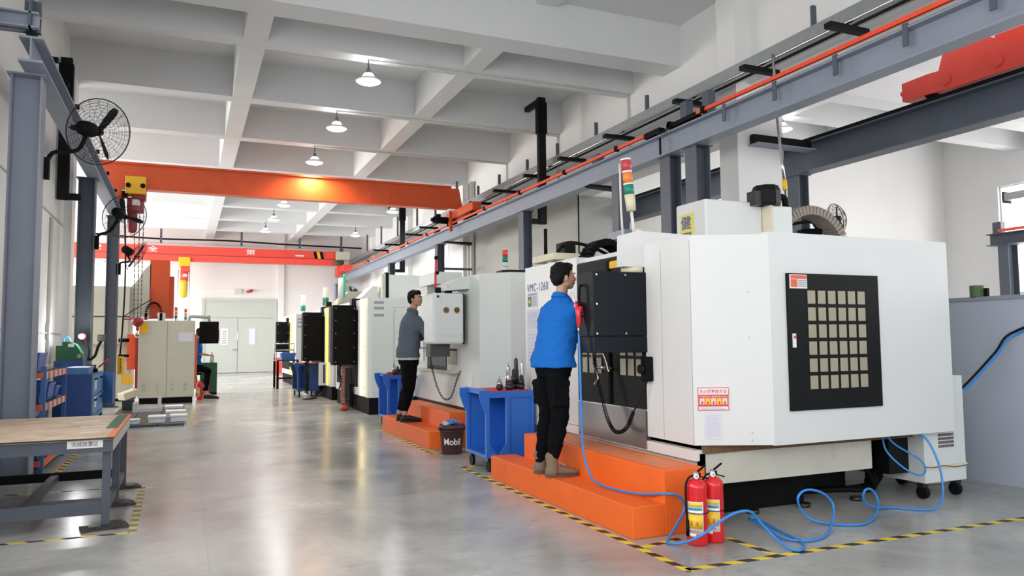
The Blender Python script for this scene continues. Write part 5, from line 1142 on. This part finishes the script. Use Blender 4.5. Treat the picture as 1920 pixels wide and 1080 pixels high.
# ------------------------------------------------------------------ mat with metal blocks
t = thing('floor_mat', 'dark oily board on the floor between the aisle and the beige cabinet', 'mat', (-.55, 15, 0))
for i in range(3):
    for j in range(3): MB().box(-1.16+.39*i, -.78+.39*i, 13.2+1.2*j, 14.38+1.2*j, 0, .035).build('board', 'tool_dark', t)
def block(x, y, w, d, z, h, label):
    t = thing('metal_block', label, 'metal part', (x, y, z), 0, 'machined metal blocks on the dark mat')
    MB().bevbox(V((x, y, z+h*.35)), V((w*.92, d*.92, h*.7)), Matrix.Identity(3), .006).build('body', 'vinyl_grey' if h < 0 else 'aluminium', t)
    MB().bevbox(V((x, y, z+h*.85)), V((w, d, h*.3)), Matrix.Identity(3), .006).build('machined_face', 'label_white', t); return t
block(-.40, 13.55, .26, .34, .035, .11, 'bright metal block at the front left of the dark mat')
block(-.08, 13.62, .26, .32, .035, .11, 'bright metal block at the front right of the dark mat')
block(-.13, 14.35, .32, .30, .035, .12, 'bright metal block in the middle right of the dark mat')
block(-.17, 15.2, .30, .34, .035, .14, 'bright metal block at the back right of the dark mat')
block(-.72, 13.45, .16, .2, .035, .08, 'small dull metal block at the left front of the dark mat')
t = thing('machine_fixture', 'grey angle fixture with an upright lug on the dark mat before the beige cabinet', 'fixture', (-.55, 16.0, .035))
MB().box(-.88, -.38, 15.7, 16.3, .035, .10).box(-.88, -.80, 15.7, 16.3, .10, .2).box(-.46, -.40, 15.8, 16.0, .10, .30).build('angle_plate', 'aluminium', t)
t = thing('machine_vise', 'cream machine vise lying tilted at the left end of the fixture', 'vise', (-1.0, 16.5, 0))
MB().obox((-1.12, 16.4, .28), (-.88, 16.6, .36), .2, .14, bev=.01).build('body', 'ivory', t); MB().box(-1.1, -.9, 16.4, 16.6, .0, .22).build('base', 'tool_dark', t); MB().cyl((-.93, 16.5, .3), (-.92, 16.5, .46), .012).build('stud', 'chrome', t)

# ------------------------------------------------------------------ big beige mill and its cabinet
t = thing('boring_mill', 'huge beige and orange milling machine at the left rear behind the columns', 'machine', (-1.3, 20.3, 0))
m = MB(); m.box(-2.4, -1.2, 19.4, 21.2, 1.93, 2.62); m.box(-2.4, -.80, 19.6, 21.2, 1.96, 2.62); m.prism([(-1.2, 2.62), (-.78, 2.62), (-.78, 3.2), (-.95, 3.0), (-1.05, 2.8)], 'y', 19.7, 21); m.build('upper_body', 'machine_beige', t)
B(-2.4, -1.22, 19.42, 21.2, 1.30, 1.92).build('middle_body', 'machine_beige', t); B(-2.4, -1.16, 19.45, 21, .06, .92).build('lower_body', 'machine_beige', t)
B(-2.3, -1.25, 19.6, 21, .92, 1.30).build('table_slot', 'machine_cream', t); B(-2.4, -1.1, 19.5, 21, 0, .06).build('plinth', 'black_matte', t)
B(-2.4, -1.2, 19.40, 19.42, 1.918, 1.935).build('seam', 'black_matte', t)
B(-.80, -.38, 19.7, 20.4, 1.9, 3.28).build('column', 'crane_orange', t); B(-.38, -.28, 19.8, 20.3, 1.9, 2.9).build('column_cover', 'crane_orange', t)
B(-1.22, -.90, 19.3, 19.7, .72, 1.52).build('ram', 'crane_orange', t)
B(-1.04, -.86, 19.1, 19.35, .12, 1.5).build('way_cover', 'dark_red', t)
drag_chain((-.70, 2.0), .16, PI, 0, .14, .05, 19.55, t, 'black_matte', hgt=1.6, n=18)
MB().tube([(-.86, 19.5, 2.0), (-.86, 19.5, 1.85)], .03).tube([(-.54, 19.5, 2.0), (-.55, 19.5, 1.7)], .03).build('cable_run', 'black_matte', t)
B(-.62, -.45, 19.5, 19.7, 1.7, 2.02).build('junction_box', 'machine_grey', t)
MB().tube([(-1.3, 19.3, 1.86), (-.95, 19.3, 1.87), (-.6, 19.3, 1.9)], .016).build('pipe', 'dark_red', t)
MB().tube([(-1.33, 19.2, 1.9), (-.9, 19.1, 2.2), (-.72, 19.1, 2.32)], .010).build('cable', 'cable_black', t)
B(-1.4, -1.18, 19.3, 19.42, 1.0, 1.06).build('bracket', 'black_matte', t); B(-1.4, -1.18, 19.3, 19.42, 1.34, 1.42).build('bracket', 'black_matte', t)
t = thing('control_cabinet', 'beige two-door electrical cabinet with a yellow sticker at the left rear', 'cabinet', (-.36, 18.3, 0))
B(-.93, .19, 18.0, 18.7, .13, 1.80, .01).build('body', 'machine_beige', t); B(-.90, .16, 18.03, 18.65, 0, .13).build('plinth', 'black_matte', t)
for x0, x1 in ((-.925, -.375), (-.365, .185)):
    d = B(x0, x1, 17.985, 18.0, .14, 1.79).build('door', 'machine_beige', t)
    for g0 in (.08, .34):
        for k in range(6): B(x0+g0+.022*(k % 3)+(.0 if k < 3 else .0), x0+g0+.012+.022*(k % 3), 17.982, 17.985, .27+(.10 if k > 2 else 0), .34+(.10 if k > 2 else 0)).build('vent_slot', 'fin_grey', d)
    MB().cyl((x1-.03 if x0 < -.5 else x0+.03, 17.985, 1.28), (x1-.03 if x0 < -.5 else x0+.03, 17.97, 1.28), .014).build('lock', 'fin_grey', d)
B(-.92, -.75, 17.975, 17.985, 1.52, 1.76).build('warning_sticker', 'yellow', t); B(-.14, .15, 17.978, 17.985, 1.34, 1.54).build('paper_sheet', 'paper', t)
B(.19, .24, 18.02, 18.68, .3, 1.5).build('side_strip', 'crane_orange', t)
MB().tube([(.06, 18.3, 1.80), (.07, 18.3, 1.88), (.12, 18.3, 1.90), (.48, 18.3, 1.88)], .035, sub=3).cyl((.48, 18.3, 1.92), (.48, 18.3, 1.79), .03).build('swing_arm', 'fin_grey', t)
p = B(.28, .685, 18.25, 18.45, 1.29, 1.785, .01).build('control_panel', 'black_matte', t); B(.685, .70, 18.3, 18.4, 1.35, 1.6).build('emergency_grip', 'ink_red', p)
t.location.y += .15
extinguisher(.32, 19.0, 'red extinguisher beside the beige cabinet at the left rear')
extinguisher(.50, 20.5, 'farther red extinguisher near the seated worker at the left rear')
t = thing('parts_cabinet', 'small dark green cabinet behind the seated worker', 'cabinet', (.75, 20.9, 0)); B(.35, .75, 20.75, 21.2, .05, .80).build('body', 'green_dark', t); B(.36, .74, 20.73, 20.75, .08, .76).build('door', 'green_dark', t); B(.35, .75, 20.75, 21.2, .0, .05).build('plinth', 'black_matte', t)
t = thing('plastic_jug', 'white plastic bottle on the small dark green cabinet', 'bottle', (.72, 20.9, .8)); MB().lathe((.62, 20.95, .8), [(.05, 0), (.06, .01), (.06, .18), (.03, .24), (.025, .28), (.02, .28)]).build('bottle', 'label_white', t)
for i, (x, y, c) in enumerate(((-.25, 21.5, 'signal_red'), (-.02, 22.5, 'signal_green'))):
    t = thing('signal_light', ['red-topped signal light standing behind the beige cabinet', 'thinner signal light behind the beige cabinet, right of the red-topped one'][i], 'signal light', (x, y, 0))
    MB().cyl((x, y, 0), (x, y, 1.95), .02).build('pole', 'fin_grey', t)
    for k, mm in enumerate(('signal_green', 'signal_orange', 'signal_red')): MB().cyl((x, y, 1.95+.1*k), (x, y, 2.04+.1*k), .035).build('lens', mm, t)
# ------------------------------------------------------------------ people
def remesh(mb, name, m, parent, voxel, smooth=3, wr=0, wscale=9, seed=0, label=None, stretch=(1, 1, .45)):
    me = bpy.data.meshes.new('tmp'); me.from_pydata([tuple(v) for v in mb.v], [], mb.f); me.update()
    o = bpy.data.objects.new('tmp', me); C.objects.link(o)
    md = o.modifiers.new('r', 'REMESH'); md.mode = 'VOXEL'; md.voxel_size = voxel; md.adaptivity = 0
    if smooth:
        s = o.modifiers.new('s', 'SMOOTH'); s.factor = .5; s.iterations = smooth
    dg = bpy.context.evaluated_depsgraph_get(); dg.update(); ev = bpy.data.meshes.new_from_object(o.evaluated_get(dg))
    bpy.data.objects.remove(o); bpy.data.meshes.remove(me)
    inv = BASE[parent].inverted()
    ev.update()
    nrm = [v.normal.copy() for v in ev.vertices]
    for v, n in zip(ev.vertices, nrm):
        if wr:
            q = V((v.co.x*stretch[0], v.co.y*stretch[1], v.co.z*stretch[2]))*wscale+V((seed, 0, 0))
            d = noise.noise(q)+.5*noise.noise(q*2.3)-.6*abs(noise.noise(q*1.5+V((3, 5, 1))))
            v.co = v.co+n*d*wr
        v.co = inv @ v.co
    ev.name = name; ev.materials.clear(); ev.materials.append(MT[m])
    ev.polygons.foreach_set('use_smooth', [True]*len(ev.polygons))
    ob = bpy.data.objects.new(name, ev); C.objects.link(ob); ob.parent = parent; BASE[ob] = BASE[parent]
    if label: ob['label'] = label
    return ob
def limb(mb, pts, rs, n=14):
    for i in range(len(pts)-1):
        mb.cyl(pts[i], pts[i+1], rs[i], rs[i+1], n=n)
    for p, r in zip(pts, rs): mb.ell(p, r, r, r, n=n, m=8)
    return mb
def loft(mb, rings, n=20):
    vs = []
    for c, a, b in rings:
        c = V(c)
        for i in range(n):
            t = 2*PI*i/n; vs.append(c+a*math.cos(t)+b*math.sin(t))
    m = len(rings)
    mb.add(vs, [(k*n+i, k*n+(i+1) % n, (k+1)*n+(i+1) % n, (k+1)*n+i) for k in range(m-1) for i in range(n)])
    mb.add(vs[:n], [tuple(range(n-1, -1, -1))]); mb.add(vs[-n:], [tuple(range(n))]); return mb
def unit(x, y, z=0): return V((x, y, z)).normalized()
UP = V((0, 0, 1))
def hand(mb, w, d, palm_n, side, s=1.0, curl=.5):
    # w wrist, d pointing direction, palm_n direction the palm faces, side direction of the thumb
    d = d.normalized(); k = side.normalized(); pn = palm_n.normalized()
    loft(mb, [(w, k*.024*s, pn*.017*s), (w+d*.03*s, k*.034*s, pn*.016*s), (w+d*.085*s, k*.041*s, pn*.014*s), (w+d*.095*s, k*.038*s, pn*.011*s)], 12)
    for i, (off, L) in enumerate(((.030, .072), (.010, .080), (-.011, .074), (-.031, .058))):
        p = w+d*.088*s+k*off*s; c = curl*(1+.12*i); q1 = p+(d*math.cos(c*.5)+pn*math.sin(c*.5))*L*.45*s; q2 = q1+(d*math.cos(c*1.3)+pn*math.sin(c*1.3))*L*.32*s; q3 = q2+(d*math.cos(c*2)+pn*math.sin(c*2))*L*.25*s
        limb(mb, [p, q1, q2, q3], [.0095*s, .0088*s, .008*s, .007*s], 8)
    p = w+d*.025*s+k*.026*s; q1 = p+(d*.5+k*.75+pn*.3).normalized()*.042*s; q2 = q1+(d*.85+k*.3+pn*.4).normalized()*.032*s; q3 = q2+(d*.9+pn*.4).normalized()*.02*s
    limb(mb, [p, q1, q2, q3], [.014*s, .011*s, .0095*s, .008*s], 8)
def head(t, c, f, tilt, vox, fine=True, hair_seed=0):
    f = f.normalized(); u = (UP+f*-tilt).normalized(); f = (f-u*f.dot(u)).normalized(); r = f.cross(u)
    R = Matrix((r, f, u)).transposed(); Q = lambda a, b, h: c+r*a+f*b+u*h
    mb = MB()
    mb.ell(Q(0, -.008, .025), .074, .092, .088, R, 20, 14)       # cranium
    mb.ell(Q(0, .030, -.022), .062, .062, .075, R, 18, 12)        # face
    mb.ell(Q(0, .045, -.078), .040, .036, .030, R)                # chin
    mb.ell(Q(0, .012, -.060), .056, .055, .040, R)                # jaw
    for s in (-1, 1):
        mb.ell(Q(s*.035, .060, -.030), .022, .020, .020, R)       # cheek
        mb.ell(Q(s*.076, -.008, -.018), .008, .017, .030, R)      # ear
        mb.ell(Q(s*.030, .076, .012), .026, .012, .010, R)        # brow
    mb.cyl(Q(0, .084, .002), Q(0, .108, -.032), .008, .012, 10); mb.ell(Q(0, .103, -.036), .016, .012, .009, R); 
    mb.ell(Q(0, .082, -.060), .022, .012, .012, R)
    if fine:
        for s in (-1, 1):
            e = MB().ell(Q(s*.030, .0805, -.005), .011, .006, .0042, R).build('eye', 'label_white', t)
            MB().ell(Q(s*.030, .0855, -.005), .0055, .003, .0048, R).build('iris', 'ink', e)
            MB().ell(Q(s*.031, .0885, .018), .021, .004, .0055, R).build('eyebrow', 'hair', t)
        MB().ell(Q(0, .0925, -.062), .020, .004, .005, R).build('lips', 'lips', t)
    hb = MB()
    hb.ell(Q(0, -.020, .045), .082, .094, .084, R, 20, 14)
    hb.ell(Q(0, -.055, .0), .075, .060, .075, R)
    hb.ell(Q(0, .038, .082), .066, .052, .036, R)
    for s in (-1, 1): hb.ell(Q(s*.066, -.010, .022), .015, .038, .040, R)
    for k in range(9): a = -1+k*.25; hb.ell(Q(a*.058, .074-abs(a)*.02, .070-.008*(k % 2)), .014, .014, .022, R, 8, 6)
    remesh(hb, 'hair', 'hair', t, .006, 2, .006, 26, hair_seed, stretch=(1, 1, 1))
    return mb, Q
def shoe(par, heel, d, kind, zb):
    d = d.normalized(); s = d.cross(UP); z = zb
    P = lambda a, b, h: V((heel.x, heel.y, z+h))+d*a+s*b
    mb = MB()
    hb = .16 if kind == 'boot' else .085
    rings = [(P(.00, 0, .045), s*.022, UP*.03), (P(.02, 0, .05), s*.036, UP*.042), (P(.09, 0, .058), s*.038, UP*.045), (P(.16, 0, .045), s*.042, UP*.034), (P(.22, 0, .036), s*.044, UP*.026), (P(.265, 0, .03), s*.034, UP*.018), (P(.285, 0, .026), s*.015, UP*.010)]
    loft(mb, rings, 18)
    if kind == 'boot': limb(mb, [P(.06, 0, .05), P(.055, 0, .12), P(.05, 0, .155)], [.048, .050, .053])
    else: limb(mb, [P(.055, 0, .045), P(.05, 0, .075)], [.040, .040])
    o = remesh(mb, 'boot' if kind == 'boot' else 'shoe', 'boot_suede' if kind == 'boot' else 'shoe_black', par, .006, 3, .002, 30)
    n = 20; pl = []
    for i in range(n):
        a = 2*PI*i/n; ca, sa = math.cos(a), math.sin(a); w = .041 if ca < 0 else .047
        q = P(.142+.150*ca, w*sa*(1-.25*max(0, ca)**4), 0); pl.append((q.x, q.y))
    MB().prism(pl, 'z', z, z+.022).build('sole', 'boot_sole' if kind == 'boot' else 'shoe_black', o)
    if kind == 'boot':
        for k in range(3): MB().tube([P(.11+.022*k, -.022, .108-.010*k), P(.12+.022*k, 0, .114-.010*k), P(.11+.022*k, .022, .108-.010*k)], .0025, sub=2).build('lace', 'ivory', o)
    return o

def person(label, loc, zb, hips, chest, neck, hc, f_t, f_h, f_f, legs, arms, top, height_hem, short, vox=.006, tilt=.1, shoes='boot', seed=0, sleeves_end=1.0, fine=True, cargo=False, pw=1.0, sw=1.0):
    t = thing('person', label, 'person', loc)
    f_t = f_t.normalized(); r_t = f_t.cross(UP)
    # body: one continuous skin surface
    hb, Q = head(t, hc, f_h, tilt, vox, fine, seed)
    body = hb
    limb(body, [Q(0, -.020, -.04), Q(0, -.022, -.085)+V((0, 0, -.0)), neck], [.048, .048, .052])
    loft(body, [(hips-UP*.06, r_t*.13, f_t*.09), (hips+UP*.08, r_t*.125, f_t*.085), (chest-UP*.05, r_t*.15, f_t*.095), (chest+UP*.08, r_t*.155, f_t*.085), (neck-UP*.03, r_t*.09, f_t*.06)])
    for (h, k, a, hl) in legs: limb(body, [h, k, a], [.075, .05, .036]); limb(body, [a, V((hl.x, hl.y, a.z-.03))+f_f*.1], [.036, .025])
    for (s, e, w, hd, pn, sd) in arms:
        limb(body, [chest+(s-chest)*.3, s-(s-chest)*.22-UP*.03, e, w], [.045, .040, .036, .026]); hand(body, w, hd, pn, sd, 1.0, .6)
    remesh(body, 'body', 'skin', t, vox, 3)
    # trousers
    tr = MB()
    loft(tr, [(hips-UP*.14, r_t*.15*pw, f_t*.12*pw), (hips-UP*.04, r_t*.165*pw, f_t*.125*pw), (hips+UP*.03, r_t*.150*pw, f_t*.110*pw)])
    for (h, k, a, hl) in legs:
        e = a+(k-a)*(.18 if shoes == 'shoe' else .12)
        m1 = h+(k-h)*.5; m2 = k+(e-k)*.5
        limb(tr, [h, m1, k, m2, e], [.094*pw, .090*pw, .078*pw, .070*pw, .052])
        if cargo:
            o_ = (h-hips); o_.z = 0; o_ = o_.normalized() if o_.length > .01 else r_t
            q = m1+(k-m1)*.1+o_*.085; tr.obox(q+UP*.10, q-UP*.10, .13, .05, up=o_, bev=.012)
            tr.obox(q+UP*.11+o_*.006, q+UP*.06+o_*.006, .145, .055, up=o_, bev=.012)
            if o_.dot(V((0, -1, 0))) > 0:
                pass
    remesh(tr, 'trousers', 'trousers_black', t, .008, 3, .010, 11, seed, stretch=(.8, .8, 1.6))
    if cargo:
        for (h, k, a, hl) in legs:
            cu = MB(); e = a+(k-a)*.20; limb(cu, [e, a+UP*.0], [.050, .044]); remesh(cu, 'cuff', 'trousers_black', t, .006, 2)
    # top
    sh = MB(); z0 = height_hem
    low = V((hips.x, hips.y, z0))-f_t*.012
    loft(sh, [(low, r_t*.205*sw, f_t*.162*sw), (low+UP*.10, r_t*.195*sw, f_t*.145*sw), (low+(chest-low)*.55, r_t*.188*sw, f_t*.138*sw), (chest, r_t*.205*sw, f_t*.135*sw), (chest+UP*.07, r_t*.198*sw, f_t*.118*sw), (chest+UP*.135, r_t*.155*sw, f_t*.092), (neck-UP*.015, r_t*.080, f_t*.070), (neck+UP*.005, r_t*.062, f_t*.060)], 26)
    for (s, e, w, hd, pn, sd) in arms:
        e2 = s+(e-s)*.82 if short else e
        if short: limb(sh, [chest+(s-chest)*.5-UP*.01, s-(s-chest)*.10-UP*.02, e2], [.085, .072, .066])
        else: limb(sh, [chest+(s-chest)*.5-UP*.01, s-(s-chest)*.10-UP*.02, e, e+(w-e)*.85], [.088, .078, .068, .048])
    remesh(sh, 'shirt' if short else 'jacket', top, t, .008, 3, .012, 8, seed+2, stretch=(.9, .9, 1.3))
    co = MB(); n = 22
    ring = lambda rad, zz: [neck+r_t*math.cos(2*PI*i/n)*rad+f_t*(math.sin(2*PI*i/n)*rad-.004)+UP*(zz-.016*math.sin(2*PI*i/n)) for i in range(n+1)]
    co.tube(ring(.057, .008), .010, sub=1).tube(ring(.062, -.004), .012, sub=1).tube(ring(.070, -.018), .012, sub=1)
    remesh(co, 'collar', top, t, .005, 2)
    for (h, k, a, hl) in legs: shoe(t, hl, f_f, shoes, zb)
    return t
z0 = .209
arms1 = [(V((2.920, 5.43, 1.57)), V((3.015, 5.44, 1.40)), V((3.130, 5.385, 1.50)), unit(.35, -.35, .5), unit(0, -1, 0), unit(-.3, .2, .6)),
         (V((2.790, 5.745, 1.560)), V((2.925, 5.76, 1.36)), V((3.050, 5.55, 1.42)), unit(.4, -.9, .15), unit(.2, 0, -1), unit(.8, .3, .1))]
legs1 = [(V((2.765, 5.51, 1.08)), V((2.785, 5.50, .70)), V((2.705, 5.50, .32)), V((2.655, 5.505, 0))), (V((2.755, 5.68, 1.08)), V((2.77, 5.69, .70)), V((2.695, 5.69, .32)), V((2.645, 5.70, 0)))]
P1 = person('person in a bright blue shirt and black cargo trousers standing on the near orange step', (2.78, 5.6, z0), z0, V((2.785, 5.60, 1.14)), V((2.84, 5.595, 1.46)), V((2.855, 5.59, 1.665)), V((2.875, 5.58, 1.822)),
       unit(.93, .37), unit(.96, -.05), unit(.98, -.06), legs1, arms1, 'shirt_blue', 1.075, True, seed=4, cargo=True, tilt=.12, sw=1.04)
arms2 = [(V((2.90, 9.98, 1.60)), V((3.06, 9.92, 1.35)), V((3.07, 9.74, 1.43)), unit(0, -1, .1), unit(.3, 0, -1), unit(1, .2, .2)),
         (V((2.86, 10.31, 1.60)), V((3.02, 10.25, 1.36)), V((3.10, 10.0, 1.42)), unit(.1, -1, .1), unit(-.3, 0, -1), unit(-1, .2, .2))]
legs2 = [(V((2.83, 10.07, 1.06)), V((2.80, 10.06, .68)), V((2.735, 10.06, .32)), V((2.69, 10.06, 0))), (V((2.83, 10.24, 1.06)), V((2.84, 10.25, .68)), V((2.72, 10.26, .32)), V((2.68, 10.26, 0)))]
P2 = person('person in a grey work jacket and black trousers standing on the far orange step', (2.8, 10.15, z0), z0, V((2.82, 10.15, 1.12)), V((2.85, 10.15, 1.51)), V((2.875, 10.14, 1.73)), V((2.905, 10.11, 1.885)),
       unit(.97, .10), unit(.72, -.70), unit(.99, -.05), legs2, arms2, 'jacket_grey', 1.08, False, seed=11, shoes='shoe', tilt=.1, pw=1.1, sw=1.04)
mb_ = MB(); loft(mb_, [(V((2.82, 10.15, 1.048)), V((0, .188, 0)), V((.146, 0, 0))), (V((2.82, 10.15, 1.12)), V((0, .18, 0)), V((.136, 0, 0)))], 30); mb_.build('undershirt', 'rag_white', P2)
arms3 = [(V((0.250, 19.12, 1.33)), V((0.310, 19.08, 1.06)), V((0.490, 19.2, 1.02)), unit(.9, .2, -.1), unit(0, 0, -1), unit(0, 1, 0)),
         (V((0.210, 19.48, 1.33)), V((0.290, 19.5, 1.06)), V((0.490, 19.4, 1.02)), unit(.9, -.2, -.1), unit(0, 0, -1), unit(0, -1, 0))]
legs3 = [(V((0.240, 19.22, .74)), V((0.500, 19.2, .66)), V((0.440, 19.2, .12)), V((0.460, 19.2, 0))), (V((0.240, 19.40, .74)), V((0.480, 19.42, .66)), V((0.470, 19.42, .12)), V((0.410, 19.42, 0)))]
P3 = person('person in a blue shirt seated beside the beige cabinet, face hidden by the black panel', (.35, 19.3, 0), 0, V((0.210, 19.31, .76)), V((0.240, 19.3, 1.20)), V((0.270, 19.3, 1.40)), V((0.330, 19.3, 1.54)),
       unit(1, -.05), unit(.9, .3), unit(1, 0), legs3, arms3, 'shirt_blue', .80, True, vox=.009, seed=21, shoes='shoe', fine=False, pw=.92)
t = thing('stool', 'stool under the seated worker at the left rear', 'stool', (.19, 19.3, 0))
MB().cyl((.19, 19.3, .56), (.19, 19.3, .61), .17, n=24).build('seat', 'black_paint', t)
for a in range(4):
    q = PI/4+a*PI/2; MB().cyl((.19+.08*math.cos(q), 19.3+.08*math.sin(q), .56), (.19+.17*math.cos(q), 19.3+.17*math.sin(q), 0), .013).build('leg', 'chrome', t)
